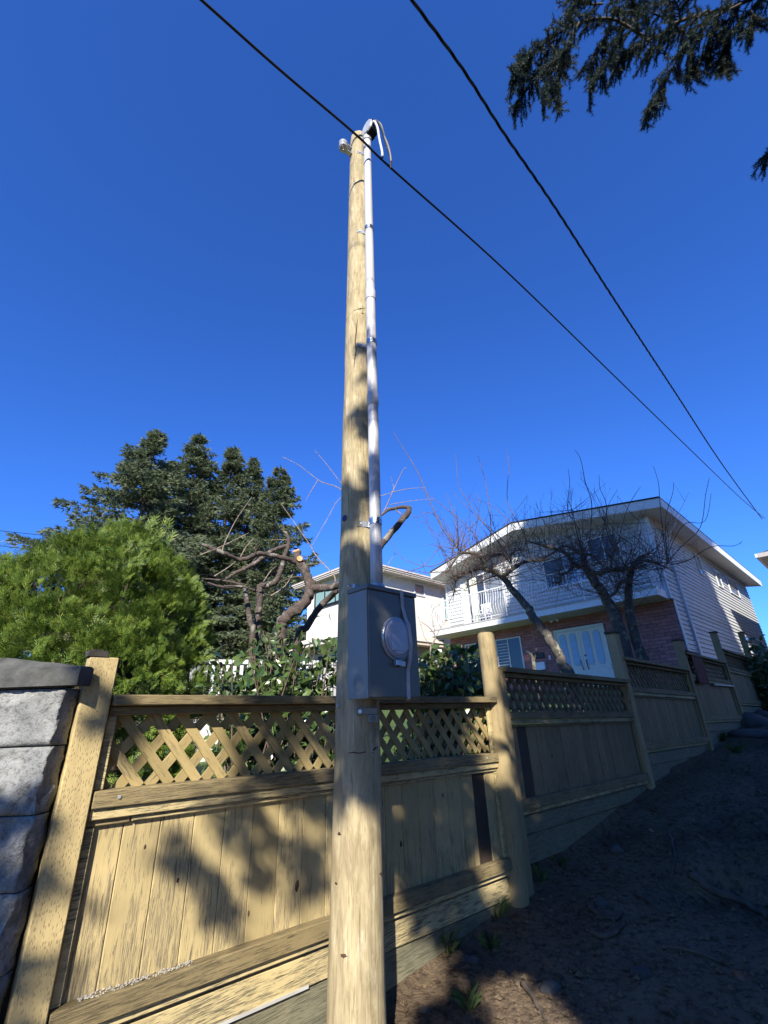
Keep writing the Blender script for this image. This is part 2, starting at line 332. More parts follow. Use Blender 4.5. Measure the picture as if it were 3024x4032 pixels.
# ------------------------------------------------------------------ fence (frame: x = u along the fence, y = -v, z up)
PU = [.4425, 2.90, 5.35, 7.71, 10.07, 12.6]; PT = [.235, .54, .76, .87, 1.2, 1.43]
def gfe(u, v=0): p = uv(u, v); return gz(p.x, p.y, False)
base = uv(.44, 0, gfe(.44))
fence = thing('wooden_fence', 'tan painted board fence with lattice top stepping up along the slope', 'fence', base, AF, (.44, 0, gfe(.44)))
def rbox(x0, x1, v0, v1, z0, z1, sh=0): return MB().box(x0, x1, -v1, -v0, z0, z1, sh)
def bevel(o, w_=.003, seg=1):
    md = o.modifiers.new('edge', 'BEVEL'); md.width = w_; md.segments = seg; md.limit_method = 'ANGLE'; return o
def locpart(name, x0, x1, v0, v1, z0, z1, mat, sh=0, bv=.003, cache={}):
    """a rail, board or trim with its origin in its own middle, sheared by sh over its length"""
    cx, cy, cz = (x0+x1)/2, -(v0+v1)/2, (z0+z1)/2 + sh/2
    key = (name, mat, round(x1-x0, 3), round(v1-v0, 3), round(z1-z0, 3), round(sh, 3))
    me = cache.get(key)
    if me is None:
        hx, hy, hz = (x1-x0)/2, (v1-v0)/2, (z1-z0)/2; mb = MB().box(-hx, hx, -hy, hy, -hz-sh/2, hz-sh/2, sh); me = mb.mesh(name, mat); cache[key] = me
    o = part(name, None, mat, fence, loc=(cx, cy, cz), mesh=me)
    if bv: bevel(o, bv)
    return o
rf = random.Random(11)
# posts
mb = MB().box(.395, .49, -.05, -.004, gfe(.44)-.3, .232); bevel(part('post', mb, 'incised_post', fence, label='incised corner post next to the concrete pillar'), .004)
mb = MB(); rr = random.Random(3)
for k in range(7):
    x = .388+.009*k; mb.box(x, x+.0088, -.052, -.003, .233, .252+rr.uniform(0, .008))
part('post_cap', mb, 'post_cap', fence)
def round_post():
    mb = MB(); n = 28; zs = [gfe(2.9)-.3, -.8, -.5, -.2, .1, .3, .45, .53, .545, .548]; rs = [.066, .066, .065, .064, .062, .062, .061, .060, .050, .02]
    vs = []; fs = []
    for z, r in zip(zs, rs):
        for k in range(n):
            a = 2*math.pi*k/n; q = r*(1+.035*noise.noise(Vector((math.cos(a)*2, math.sin(a)*2, z*2)))); vs.append((2.895+q*math.cos(a), -.015+q*math.sin(a), z))
    for i in range(len(zs)-1):
        for k in range(n): fs.append((i*n+k, i*n+(k+1) % n, (i+1)*n+(k+1) % n, (i+1)*n+k))
    fs.append(tuple((len(zs)-1)*n+k for k in range(n)))
    mb.add(vs, fs); return mb
part('post', round_post(), 'post_wood', fence, smooth=True, label='pale round post without a cap')
mb = MB()
for k in range(4): mb.box(2.868+.012*k, 2.879+.012*k, -.03, .02, .546, .560+rr.uniform(0, .007))
part('post_cap', mb, 'post_cap', fence)
locpart('post_trim', 2.962, 3.035, -.01, .045, gfe(3)-.05, .29, 'post_wood')
for k in range(2, 6):
    mb = MB().box(PU[k]-.052, PU[k]+.052, -.05, .052, gfe(PU[k])-.3, PT[k]); bevel(part('post', mb, 'post_wood', fence), .005)
    mb = MB().box(PU[k]-.072, PU[k]+.066, -.066, .06, PT[k]+.001, PT[k]+.02); part('post_cap', mb, 'post_cap', fence)
slat_cache = {}
for k in range(5):
    a = PU[k]+(.054 if k != 1 else .135); b = PU[k+1]-(.054 if k != 0 else .07); dz = .205*k; ln = b-a
    s1 = 0 if k == 0 else -.012*ln; sA = -.018*ln; sD = -.027*ln if k == 0 else -.02*ln
    locpart('cap_rail', a-.03 if k else a, b+.02, -.055, .075, .071+dz, .106+dz, 'rail', s1)
    locpart('top_rail', a, b, -.045, .028, .040+dz, .0695+dz, 'rail', s1)
    locpart('middle_rail', a, b, -.05, .045, -.241+dz, -.190+dz, 'rail', sA)
    locpart('rail_moulding', a, b, -.03, .032, -.274+dz, -.2425+dz, 'rail_light', sA)
    if k == 0: locpart('board_stop', a, a+.135, .001, .016, -.294+dz, -.2755+dz, 'rail', sA*.06); locpart('board_stop', a+.139, b, .001, .018, -.292+dz+sA*.06, -.2755+dz+sA*.06, 'rail_light', sA*.94)
    else: locpart('board_stop', a, b, .001, .016, -.292+dz, -.2755+dz, 'rail', sA)
    locpart('bottom_rail', a, b, -.03, .045, -.787+dz, -.727+dz, 'rail', sD)
    locpart('rail_moulding', a, b, -.02, .026, -.813+dz, -.7885+dz, 'rail_light', sD)
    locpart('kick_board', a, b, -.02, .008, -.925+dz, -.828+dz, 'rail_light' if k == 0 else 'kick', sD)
    locpart('kick_board', a-.02, b+.02, -.03, -.004, -1.085+dz, -.932+dz, 'kick', sD)
    if k == 0: locpart('kick_board', a-.02, 2.2, -.05, -.032, -1.25, -1.07, 'kick', sD)
    for e in (a, b-.031): locpart('side_trim', e, e+.031, .002, .022, -.1895+dz+(sA if e > a else 0), .0395+dz+(s1 if e > a else 0), 'rail_light' if k == 0 else 'post_wood')
    for e in (a, b-.028): locpart('side_trim', e, e+.028, .0015, .02, -.7265+dz+(sD if e > a else 0), -.296+dz+(sA if e > a else 0), 'rail_light' if k == 0 else 'post_wood')
    # boards
    nb = int(round(ln/.1235)); wb = ln/nb
    for i in range(nb):
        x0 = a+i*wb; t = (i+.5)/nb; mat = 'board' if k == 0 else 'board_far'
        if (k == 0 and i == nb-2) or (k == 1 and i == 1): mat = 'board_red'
        off = rf.uniform(-.0025, .0025); o = locpart('board', x0+.0012, x0+wb-.0012, -.02+off, 0+off, -.745+dz+sD*t, -.28+dz+sA*t, mat, 0, .0022)
        o.rotation_euler = (0, rf.gauss(0, .0015), 0)
    # lattice: two crossing layers
    zt, zb = .052+dz, -.196+dz; H = zt-zb; run = .212
    for layer, (v0, sgn) in enumerate(((-.018, 1), (-.027, -1))):
        n = int((ln+run)/.1065)+1
        for i in range(n):
            xc = a - run + .05 + .1065*i + (.03 if sgn < 0 else 0)
            p0, p1 = (xc, zt), (xc+run, zb)
            if sgn < 0: p0, p1 = (xc, zb), (xc+run, zt)
            t0 = clamp((a-p0[0])/run); t1 = clamp((b-p0[0])/run)
            if t1-t0 < .06: continue
            q0 = (p0[0]+run*t0, p0[1]+(p1[1]-p0[1])*t0); q1 = (p0[0]+run*t1, p0[1]+(p1[1]-p0[1])*t1)
            l = math.hypot(q1[0]-q0[0], q1[1]-q0[1]); key = (round(l, 2), k > 0); me = slat_cache.get(key)
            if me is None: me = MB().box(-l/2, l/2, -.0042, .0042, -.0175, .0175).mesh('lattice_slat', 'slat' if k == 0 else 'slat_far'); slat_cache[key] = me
            cx, cz = (q0[0]+q1[0])/2, (q0[1]+q1[1])/2; an = math.atan2(q1[1]-q0[1], q1[0]-q0[0])
            sl_ = s1*(cx-a)/ln*.5+sA*(cx-a)/ln*.5
            part('lattice_slat', None, 'slat', fence, loc=(cx, -v0, cz+sl_), rot=(0, -an+rf.gauss(0, .012), 0), mesh=me)
mb = MB().box(.98, 1.40, -.010, -.0045, -.941, -.931, -.012); part('edge_strip', mb, 'chalk', fence, label='white painted strip along the lowest board')
mb = MB().box(8.75, 10.0, -.062, -.047, .29, .312); part('edge_strip', mb, 'chalk', fence)
for (ku, kz, kr) in ((1.335, -.62, .013), (.83, -.50, .007), (1.12, -.66, .006), (1.95, -.58, .010), (2.3, -.41, .008), (.70, -.38, .006), (3.6, -.30, .012), (4.3, -.2, .009), (6.4, -.1, .012)):
    mb = MB(); rn = random.Random(int(ku*100)); vs = [(ku, -.0035, kz)]
    for q in range(14): a = q*math.pi/7; r_ = kr*rn.uniform(.75, 1.15); vs.append((ku+r_*.75*math.cos(a), .0005, kz+r_*1.5*math.sin(a)))
    mb.add(vs, [(0, 1+(q+1) % 14, 1+q) for q in range(14)]); part('knot', mb, 'knot', fence, smooth=True)
for (bu, bz) in ((.575, -.214), (2.70, -.252)): part('bolt', MB().disc((bu, -.044, bz), (0, -1, 0), .006, .005, .005, 8), 'galv', fence)
# crumbling plaster spill on the bottom rail
def crumbs():
    mb = MB(); rn = random.Random(8)
    for i in range(260):
        u = .57+rn.random()**1.2*.34; x = u; z = -.727-.027*(u-.5)+rn.uniform(0, .005); r = rn.uniform(.002, .006); y = -rn.uniform(.003, .032)
        vs = [(x+r*rn.uniform(.6, 1.2)*a, y+r*.7*b, z+r*.75*c*rn.uniform(.7, 1.2)) for a, b, c in ((1, 0, 0), (0, 1, 0), (-1, 0, 0), (0, -1, 0), (0, 0, 1), (0, 0, -.5))]
        mb.add(vs, [(0, 1, 4), (1, 2, 4), (2, 3, 4), (3, 0, 4), (1, 0, 5), (2, 1, 5), (3, 2, 5), (0, 3, 5)])
    o = part('plaster_crumbs', mb, 'plaster', fence, kind='stuff'); return o
crumbs()
# red cloth over the rail of the fourth bay
def cloth():
    mb = MB(); n = 10; c = [(.30, -.062), (.55, -.066), (.735, -.062), (.757, -.03), (.757, .04), (.73, .062), (.62, .064)]
    vs = []
    for i in range(n):
        for j, (z, y) in enumerate(c):
            x = 7.95+.5*i/(n-1); vs.append((x, y + .006*math.sin(i*1.9+j), z + .205*0 + .012*math.sin(i*1.3)*(j in (0, 6)) ))
    m = len(c); fs = [(i*m+j, (i+1)*m+j, (i+1)*m+j+1, i*m+j+1) for i in range(n-1) for j in range(m-1)]
    mb.add(vs, fs)
    t = uv(8.2, 0, .9); me = MB(); me.v = [tuple(uv(x, -y, z)) for x, y, z in mb.v]; me.f = mb.f
    single('red_cloth', me, 'red_cloth', 'dark red cloth hung over the fence rail near the far end', 'cloth', loc=uv(8.2, 0, .757), smooth=True)
cloth()

# ------------------------------------------------------------------ concrete pillar at the left edge
def pillar():
    yf = 1.603; xr = -1.076
    def zpix(x, y): r = ray(x, y); return r.z/r.y*yf
    zc = zpix(130, 2712); j1 = zpix(60, 2942); j2 = zpix(60, 3214); h = j1-j2
    levels = [zc, j1, j2, j2-h, j2-2*h, j2-3*h-.1]
    t = thing('concrete_pillar', 'rough split-face concrete block pillar with a mossy cap at the left edge', 'pillar', (xr-.3, yf+.05, levels[-1]), 0, (xr-.3, yf+.05, levels[-1]))
    def block(x0, x1, z0, z1, seed, dp=.066):
        mb = MB(); nx, ny, nz = int((x1-x0)/.010), 8, int((z1-z0)/.010); y0, y1 = yf, yf+dp; vid = {}; st = Vector((seed*7.3, seed*3.1, 0))
        def V(x, y, z):
            k = (round(x, 4), round(y, 4), round(z, 4))
            if k not in vid:
                p = Vector((x, y, z)); q = p+st; e = min(z-z0, z1-z); ed = clamp(e/.003)
                d1 = noise.fractal(q*9, 1, 2, 5)*.016 + noise.fractal(q*38, 1, 2, 3)*.008; d2 = noise.fractal(q*11+Vector((5, 5, 5)), 1, 2, 5)*.016
                ex = clamp((x-x0)/.003)
                fx = clamp((x-(x1-.07))/.07)
                vid[k] = len(mb.v); mb.v.append((x + (d2-.006)*fx*ex, y + (-.006*ed-d1*ed*ex if y < y1-1e-6 else 0), z))
            return vid[k]
        def grid(f, na, nb_):
            for i in range(na):
                for j in range(nb_): mb.f.append((V(*f(i/na, j/nb_)), V(*f((i+1)/na, j/nb_)), V(*f((i+1)/na, (j+1)/nb_)), V(*f(i/na, (j+1)/nb_))))
        grid(lambda a, b: (x0+(x1-x0)*a, y0, z0+(z1-z0)*b), nx, nz); grid(lambda a, b: (x1, y0+(y1-y0)*a, z0+(z1-z0)*b), ny, nz)
        grid(lambda a, b: (x0+(x1-x0)*a, y0+(y1-y0)*b, z1), nx, ny); grid(lambda a, b: (x0+(x1-x0)*a, y1-(y1-y0)*b, z0), nx, ny)
        grid(lambda a, b: (x1-(x1-x0)*a, y1, z0+(z1-z0)*b), nx, nz); grid(lambda a, b: (x0, y1-(y1-y0)*a, z0+(z1-z0)*b), ny, nz)
        return mb
    for i in range(5):
        g = .002
        part('concrete_block', block(xr-.44, xr, levels[i+1]+g, levels[i]-g, i+1), 'concrete', t, smooth=True)
        part('concrete_block', block(xr-.88, xr-.447, levels[i+1]+g, levels[i]-g, i+11, .3), 'concrete', t, smooth=True)
    part('mortar_core', MB().box(xr-.87, -1.101, yf+.016, 1.95, levels[-1], zc-.01), 'cap_concrete', t)
    # cap: bed, slab with a weathered hipped top
    zb = .132
    part('cap_bed', MB().box(xr-.9, xr-.004, yf-.004, yf+.045, zc+.001, zb-.001), 'cap_concrete', t)
    x0, x1, y0, y1 = xr-.93, -1.027, 1.573, 1.647; zt = zb+.056; mb = MB(); n = 46; vs = []; fs = []
    prof = [(y0, zb), (y0, zb+.028), (y0+.003, zt), (y0+.012, zt+.006), (y0+.045, zt+.045), (y1-.015, zt+.045), (y1, zt), (y1, zb)]
    for i in range(n+1):
        x = x0+(x1-x0)*i/n; e = clamp((x1-x)/.3); 
        for j, (y, z) in enumerate(prof):
            zz = z if z <= zt else zt+(z-zt)*(.12+.88*e); d = noise.fractal(Vector((x*14, y*30, z*30)), 1, 2, 4)*.0045
            vs.append((x+d*.3, y-d if j < 5 else y, zz+(d*.8 if 1 < j < 6 else 0)))
    m = len(prof)
    for i in range(n):
        for j in range(m): fs.append((i*m+j, (i+1)*m+j, (i+1)*m+(j+1) % m, i*m+(j+1) % m))
    fs.append(tuple(range(m))); fs.append(tuple(n*m+j for j in reversed(range(m))))
    mb.add(vs, fs); part('cap_slab', mb, 'cap_concrete', t)
pillar()

# ------------------------------------------------------------------ service pole
PB, PTOP = Vector((-.160, 2.248, 0)), Vector((-.098, 2.243, 4.60))
def pole_c(z): t = (z+.7)/5.3; return Vector((PB.x+(PTOP.x-PB.x)*clamp(t, -.2, 1.1), PB.y+(PTOP.y-PB.y)*t, z))
def pole_r(z): return float(np.interp(z, [-1.6, -1, 0, 1, 2.5, 4.6], [.110, .108, .100, .094, .087, .077]))
def pole_hit(px, py, lift=0):
    r = ray(px, py); r = r/math.hypot(r.x, r.y); lo = None
    h = 1.7
    while h < 2.6:
        p = r*h; c = pole_c(p.z); q = Vector((p.x-c.x, p.y-c.y, 0))
        if q.length <= pole_r(p.z): n = q.normalized(); return Vector((c.x, c.y, p.z)) + n*(pole_r(p.z)+lift), n
        h += .002
    p = r*2.2; c = pole_c(p.z); q = Vector((p.x-c.x, p.y-c.y, 0)).normalized(); return Vector((c.x, c.y, p.z))+q*(pole_r(p.z)+lift), q
gb = gz(PB.x, PB.y)
pole = thing('service_pole', 'pale treated wooden service pole rising in front of the fence', 'pole', (PB.x, PB.y, gb), 0, (PB.x, PB.y, gb))
def shaft():
    mb = MB(); n = 56; zs = [gb-.4]
    while zs[-1] < 4.49: zs.append(zs[-1]+.045)
    zs += [4.55, 4.575, 4.592, 4.60]; top = len(zs); vs = []; fs = []
    for i, z in enumerate(zs):
        c = pole_c(z); r = pole_r(z)
        if z >= 4.55: r *= {4.55: .95, 4.575: .86, 4.592: .72, 4.60: .35}[z]
        for k in range(n):
            a = 2*math.pi*k/n; ca, sa = math.cos(a), math.sin(a); q = r + .0042*noise.noise(Vector((ca*1.4, sa*1.4, z*1.6))) + .0022*noise.noise(Vector((ca*6, sa*6, z*3))) + .0012*noise.noise(Vector((ca*16, sa*16, z*2)))
            vs.append((c.x+q*ca, c.y+q*sa, z))
    for i in range(top-1):
        for k in range(n): fs.append((i*n+k, i*n+(k+1) % n, (i+1)*n+(k+1) % n, (i+1)*n+k))
    fs.append(tuple((top-1)*n+k for k in range(n))); mb.add(vs, fs); return mb
part('shaft', shaft(), 'pole_wood', pole, smooth=True)
for (px, py, r) in ((1336, 3284, .013), (1322, 3478, .011), (1352, 3765, .016), (1500, 3440, .013), (1345, 2002-160, .008), (1428, 1233, .010), (1345, 1600, .007)):
    p, nn = pole_hit(px, py); mb = MB(); rn = random.Random(px); t1 = nn.cross(Vector((0, 0, 1))).normalized(); vs = [tuple(p+nn*.004)]
    for k in range(12): a = k*math.pi/6; q = r*rn.uniform(.6, 1.15); vs.append(tuple(p - nn*.004 + t1*q*1.35*math.cos(a) + Vector((0, 0, 1))*q*.7*math.sin(a)))
    mb.add(vs, [(0, 1+k, 1+(k+1) % 12) for k in range(12)]); part('knot', mb, 'knot', pole, smooth=True)
p, nn = pole_hit(1356, 2040); mb = MB().disc(p-nn*.003, nn, .017, .016, .0045, 20); part('pole_stamp', mb, 'stamp_blue', pole, label='round blue stamp on the pole')
# scars: a saw line, a branch collar ring and a drying crack
for (pts, r) in (([(1368, 2966), (1392, 2962), (1415, 2966), (1440, 2960), (1465, 2964), (1490, 2955)], .0035), ([(1361, 1280), (1366, 1258), (1378, 1237), (1396, 1222), (1418, 1215), (1440, 1213)], .0035), ([(1408, 1255), (1403, 1300), (1398, 1345), (1402, 1380), (1395, 1430), (1394, 1462)], .004), ([(1499, 2940), (1475, 2948), (1462, 2957)], .006)):
    part('scar', MB().tube([pole_hit(x, y, -.001)[0] for x, y in pts], [r*.3]+[r]*(len(pts)-2)+[r*.3], 5), 'knot', pole, smooth=True)
# a bolt and a nail
for (px, py, r, th) in ((1338, 2778, .009, .012), (1466, 693, .006, .03)):
    p, nn = pole_hit(px, py); part('bolt', MB().disc(p-nn*.01, nn, r, r*.8, th+.01, 6), 'galv', pole)

# ------------------------------------------------------------------ conduit riser with straps, couplings, weatherhead and tails
CB, CT = Vector((-.047, 2.11, .548)), Vector((-.029, 2.105, 4.30))
def con(z): return CB + (CT-CB)*((z-CB.z)/(CT.z-CB.z))
riser = thing('conduit_riser', 'galvanised steel conduit riser strapped to the pole with a hooded weatherhead', 'conduit', CB, 0, CB)
part('pipe', MB().tube([con(z) for z in np.linspace(.55, 4.30, 24)], .0300, 32), 'conduit', riser, smooth=True)
def zat(px, py, h=2.11): r = ray(px, py); return r.z/math.hypot(r.x, r.y)*h
for py in (640, 865):
    z = zat(800*1.8228, py*1.8228); part('coupling', MB().tube([con(z-.04), con(z-.035), con(z+.035), con(z+.04)], [.0315, .0335, .0335, .0315], 32), 'conduit', riser, smooth=True)
def strap(z, foot_px):
    c = con(z); p, nn = pole_hit(*foot_px)
    mb = MB()
    for i in range(2): mb.tube([c+Vector((0, 0, -.016+.0165*i)), c+Vector((0, 0, -.0005+.0165*i))], .0333+.001*i, 28, cap=False)
    mb.tube([c+Vector((0, 0, -.016)), c+Vector((0, 0, .016))], .0325, 28)
    s_ = part('strap', mb, 'galv_clamp', riser, smooth=False)
    t1 = Vector((0, 0, 1)).cross(nn).normalized(); up = Vector((0, 0, 1)); a = p-nn*.004; f = MB()
    if t1.dot(c-a) < 0: t1 = -t1
    w1 = .034; f.hull8([a-t1*.028-up*.016, a+t1*w1-up*.016, a+t1*w1+nn*.007-up*.016, a-t1*.028+nn*.007-up*.016, a-t1*.028+up*.016, a+t1*w1+up*.016, a+t1*w1+nn*.007+up*.016, a-t1*.028+nn*.007+up*.016])
    q = a+t1*w1; e = c - (c-q).normalized()*.028; e.z = c.z; d = (e-q); nn2 = Vector((0, 0, 1)).cross(d).normalized()*.003
    f.hull8([q-up*.013-nn2, e-up*.013-nn2, e-up*.013+nn2, q-up*.013+nn2, q+up*.013-nn2, e+up*.013-nn2, e+up*.013+nn2, q+up*.013+nn2])
    ft = part('strap_foot', f, 'galv_clamp', riser); part('lag_bolt', MB().disc(a+nn*.006-t1*.008, nn, .007, .006, .006, 6), 'galv', ft)
for py, fx in ((326, 779), (497, 779), (742, 780), (1128, 783)):
    strap(zat(798*1.8228, (py)*1.8228), (fx*1.8228, (py+4)*1.8228))
def weatherhead():
    c = con(4.30); f = Vector((.80, -.60, 0)).normalized(); s_ = Vector((-f.y, f.x, 0))
    prof = [(-.036, 0), (-.040, .07), (-.030, .135), (.0, .185), (.045, .205), (.095, .195), (.125, .16), (.135, .10), (.11, .035), (.06, .0)]
    prof = [(x*.66, z*.72) for x, z in prof]; mb = MB(); vs = []; fs = []; n = len(prof)
    for k, sd in enumerate((-1, -.72, .72, 1)):
        for (x, z) in prof:
            wv = .036 + .010*clamp(x/.07); sh = 1 if abs(sd) < 1 else .86; q = c + f*(.02+(x-.02)*sh) + s_*(sd*wv) + Vector((0, 0, .07+(z-.07)*sh)); vs.append(q)
    for k in range(3):
        for i in range(n): fs.append((k*n+i, k*n+(i+1) % n, (k+1)*n+(i+1) % n, (k+1)*n+i))
    fs.append(tuple(range(n))); fs.append(tuple(3*n+i for i in reversed(range(n)))); mb.add(vs, fs)
    h = part('weatherhead', mb, 'galv', riser)
    # dark insulating block in the mouth of the hood
    mb = MB(); vs = []
    pr = [(.035, -.012), (.062, -.008), (.115, .03), (.141, .10), (.131, .165), (.10, .202), (.05, .10)]
    pr = [(x*.66, z*.72) for x, z in pr]
    for sd in (-1, 1):
        for (x, z) in pr: vs.append(c + f*(x+.001) + s_*(sd*.036) + Vector((0, 0, z-.004)))
    m = len(pr); fs = [tuple(reversed(range(m))), tuple(m+i for i in range(m))] + [(i, (i+1) % m, m+(i+1) % m, m+i) for i in range(m)]
    mb.add(vs, fs); part('wire_block', mb, 'black_rubber', h)
    part('hood_collar', MB().tube([con(4.25), con(4.254), con(4.296), con(4.302)], [.033, .0365, .0365, .034], 32), 'galv', h, smooth=True)
weatherhead()
def tail(pts, h0, h1): 
    n = len(pts); s_ = 300/1659; return [at(1300+x*s_, 440+y*s_, h0+(h1-h0)*i/(n-1)) for i, (x, y) in enumerate(pts)]
wp = tail([(935, 215), (975, 225), (1010, 290), (1040, 390), (1060, 520), (1085, 660), (1115, 790), (1135, 900), (1138, 1000)], 2.02, 2.00)
def smoothp(P, n=6):
    out = []
    for i in range(len(P)-1):
        p0, p1, p2, p3 = P[max(i-1, 0)], P[i], P[i+1], P[min(i+2, len(P)-1)]
        for k in range(n):
            t = k/n; out.append(.5*((2*p1)+(p2-p0)*t+(2*p0-5*p1+4*p2-p3)*t*t+(3*p1-p0-3*p2+p3)*t**3))
    out.append(P[-1]); return out
sp = smoothp(wp, 8)
part('wire_tail', MB().tube(sp, .0072, 10), 'black_rubber', riser, smooth=True)
L_ = 0; step = .0185
segs = [(sp[i]-sp[i-1]).length for i in range(1, len(sp))]; tot = sum(segs); k = 0
wt = riser.children[-1]
while k*step < tot-.03:
    def pos(d):
        for i, s_ in enumerate(segs):
            if d <= s_: return sp[i]+(sp[i+1]-sp[i])*(d/s_)
            d -= s_
        return sp[-1]
    a, b = pos(k*step), pos(k*step+.0135); part('white_marker_band', MB().tube([a, a+(b-a)*.15, a+(b-a)*.85, b], [.0078, .0092, .0092, .0078], 10), 'wire_white', wt, smooth=True); k += 1
for pts, m in (([(985, 200), (1060, 235), (1110, 300), (1150, 430), (1185, 560), (1230, 660), (1275, 790), (1310, 950), (1325, 1090)], 'wire_grey'), ([(960, 190), (1020, 205), (1060, 260), (1100, 330), (1150, 450), (1200, 640), (1250, 790), (1296, 940), (1320, 1100), (1322, 1235)], 'black_rubber')):
    part('wire_tail', MB().tube(smoothp(tail(pts, 2.06, 2.04), 6), .0082, 10), m, riser, smooth=True)

# ------------------------------------------------------------------ spool insulator on its clevis
def insulator():
    s_ = 300/1659; c = at(1300+285*s_, 440+745*s_, 2.16); cp = pole_c(c.z); d = Vector((cp.x-c.x, cp.y-c.y, 0)).normalized(); t = thing('spool_insulator', 'grey spool insulator held by a galvanised clevis near the top of the pole', 'insulator', c, 0, c)
    z = Vector((0, 0, 1)); sp_ = part('spool', MB().tube([c+z*q for q in (-.036, -.030, -.018, -.008, .008, .018, .030, .036)], [.030, .037, .037, .026, .026, .037, .037, .030], 28), 'porcelain', t, smooth=True)
    s2 = Vector((-d.y, d.x, 0)); e = Vector((cp.x, cp.y, c.z)) - d*(pole_r(c.z)-.004)
    for zz in (-.042, .042):
        mb = MB(); a = c-d*.028+z*zz; b = e+z*zz; w_ = .017; h = z*.003
        mb.hull8([a-s2*w_-h, b-s2*w_-h, b+s2*w_-h, a+s2*w_-h, a-s2*w_+h, b-s2*w_+h, b+s2*w_+h, a+s2*w_+h]); part('clevis_plate', mb, 'galv', t)
    mb = MB(); a = e-d*.006; mb.hull8([a-s2*.0168-z*.0385, e-s2*.0168-z*.0385, e+s2*.0168-z*.0385, a+s2*.0168-z*.0385, a-s2*.0168+z*.0385, e-s2*.0168+z*.0385, e+s2*.0168+z*.0385, a+s2*.0168+z*.0385]); part('clevis_back', mb, 'galv', t)
    part('pin', MB().tube([c-z*.062, c+z*.06], .0065, 10), 'galv', t); part('pin_head', MB().disc(c+z*.0455, z, .012, .010, .010, 12), 'galv', t)
insulator()

# ------------------------------------------------------------------ meter box (fence frame: x = u, y = -v)
u0, u1, vb, vf, zb, zt = 1.305, 1.614, .366, .5, .074, .546
box = thing('meter_box', 'grey steel electric meter box mounted on the pole, with tape down its front', 'meter box', uv((u0+u1)/2, vb, zb), AF, ((u0+u1)/2, -vb, zb))
def fbox(a, b, v0, v1, z0, z1): return MB().box(a, b, -v1, -v0, z0, z1)
bevel(part('enclosure', fbox(u0, u1, vb, vf-.003, zb, zt-.022), 'box_side', box), .004, 2)
bevel(part('cover', fbox(u0+.006, u1-.004, vf-.0028, vf+.004, zb+.004, zt-.024), 'box_grey', box), .0025, 2)
bevel(part('rain_lip', fbox(u0-.004, u1+.004, vb, vf+.009, zt-.0215, zt), 'box_grey', box), .003, 2)
mc = Vector((1.470, -(vf+.004), .321))
rg = part('meter_ring', MB().tube([mc+Vector((0, q, 0)) for q in (0, -.008, -.012, -.013)], [.0905, .0905, .087, .082], 56), 'meter_ring', box, smooth=False)
part('ring_band', MB().tube([mc+Vector((0, q, 0)) for q in (-.002, -.007)], [.0935, .0935], 56), 'galv', rg)
part('meter_face', MB().tube([mc+Vector((0, q, 0)) for q in (-.0135, -.018, -.020)], [.080, .077, .068], 56), 'meter_face', box, smooth=False)
mb = MB().box(mc.x-.048, mc.x+.045, mc.y-.0225, mc.y-.0205, mc.z-.055, mc.z+.05); bevel(part('label_plate', mb, 'meter_face', rg), .001)
mb = MB().box(mc.x-.024, mc.x+.004, mc.y-.022, mc.y-.001, mc.z-.118, mc.z-.093); bevel(part('ring_lock', mb, 'meter_ring', box), .003)
mb = MB().box(mc.x+.008, mc.x+.040, mc.y-.016, mc.y-.001, mc.z-.120, mc.z-.096); bevel(part('ring_lock', mb, 'galv', box), .003)
def tape_path():
    pts = [(1.513, .546, -(vf+.0105)), (1.515, .521, -(vf+.0105)), (1.520, .47, -(vf+.0060)), (1.527, .415, -(vf+.016)), (1.534, .385, -(vf+.027)), (1.541, .30, -(vf+.028)), (1.541, .235, -(vf+.019)), (1.535, .19, -(vf+.0065)), (1.532, .10, -(vf+.0058)), (1.532, .072, -(vf+.0065)), (1.548, .066, -(vf-.02))]
    mb = MB(); vs = []; 
    for (u, z, y) in pts: vs += [(u-.0105, y, z), (u+.0105, y, z), (u+.0105, y+.0012, z), (u-.0105, y+.0012, z)]
    fs = [(i*4+j, i*4+(j+1) % 4, (i+1)*4+(j+1) % 4, (i+1)*4+j) for i in range(len(pts)-1) for j in range(4)] + [(3, 2, 1, 0), tuple(len(vs)-4+j for j in range(4))]
    mb.add(vs, fs); mb.add([(1.507, -(vf+.0112), .512), (1.513, -(vf+.0112), .531), (1.526, -(vf+.0112), .515), (1.514, -(vf+.0112), .486)], [(0, 1, 2, 3)]); return mb
part('tape_strip', tape_path(), 'tape', box, label='pale tape stuck down over the meter')
for r in (.031, .024, .016, .009):
    c = Vector((u0-.0008, -.435, .135)); mb = MB(); n = 28
    vs = [tuple(c+Vector((-.0007, math.cos(2*math.pi*k/n)*q, math.sin(2*math.pi*k/n)*q))) for q in (r, r-.0016) for k in range(n)]; fs = [(k, (k+1) % n, n+(k+1) % n, n+k) for k in range(n)]
    mb.add(vs, fs); part('knockout_ring', mb, 'box_grey', box)
part('mounting_ear', fbox(u0+.040, u0+.075, vb-.010, vb+.004, zt+.0005, zt+.036), 'galv', box)
mb = MB(); hp = [(u0-.02+.02*1.0+.014*math.cos(a), -(vb+.02), zt+.003+.016*math.sin(a)) for a in np.linspace(0, math.pi, 9)]; part('lifting_loop', mb.tube(hp, .004, 8), 'galv_clamp', box, smooth=True)
part('conduit_hub', MB().tube([Vector(((con(.55)).dot(FD), -((con(.55)).dot(FN)+DF), z)) for z in (zt+.0003, zt+.012, zt+.03, zt+.034)], [.043, .043, .036, .033], 28), 'galv', box)
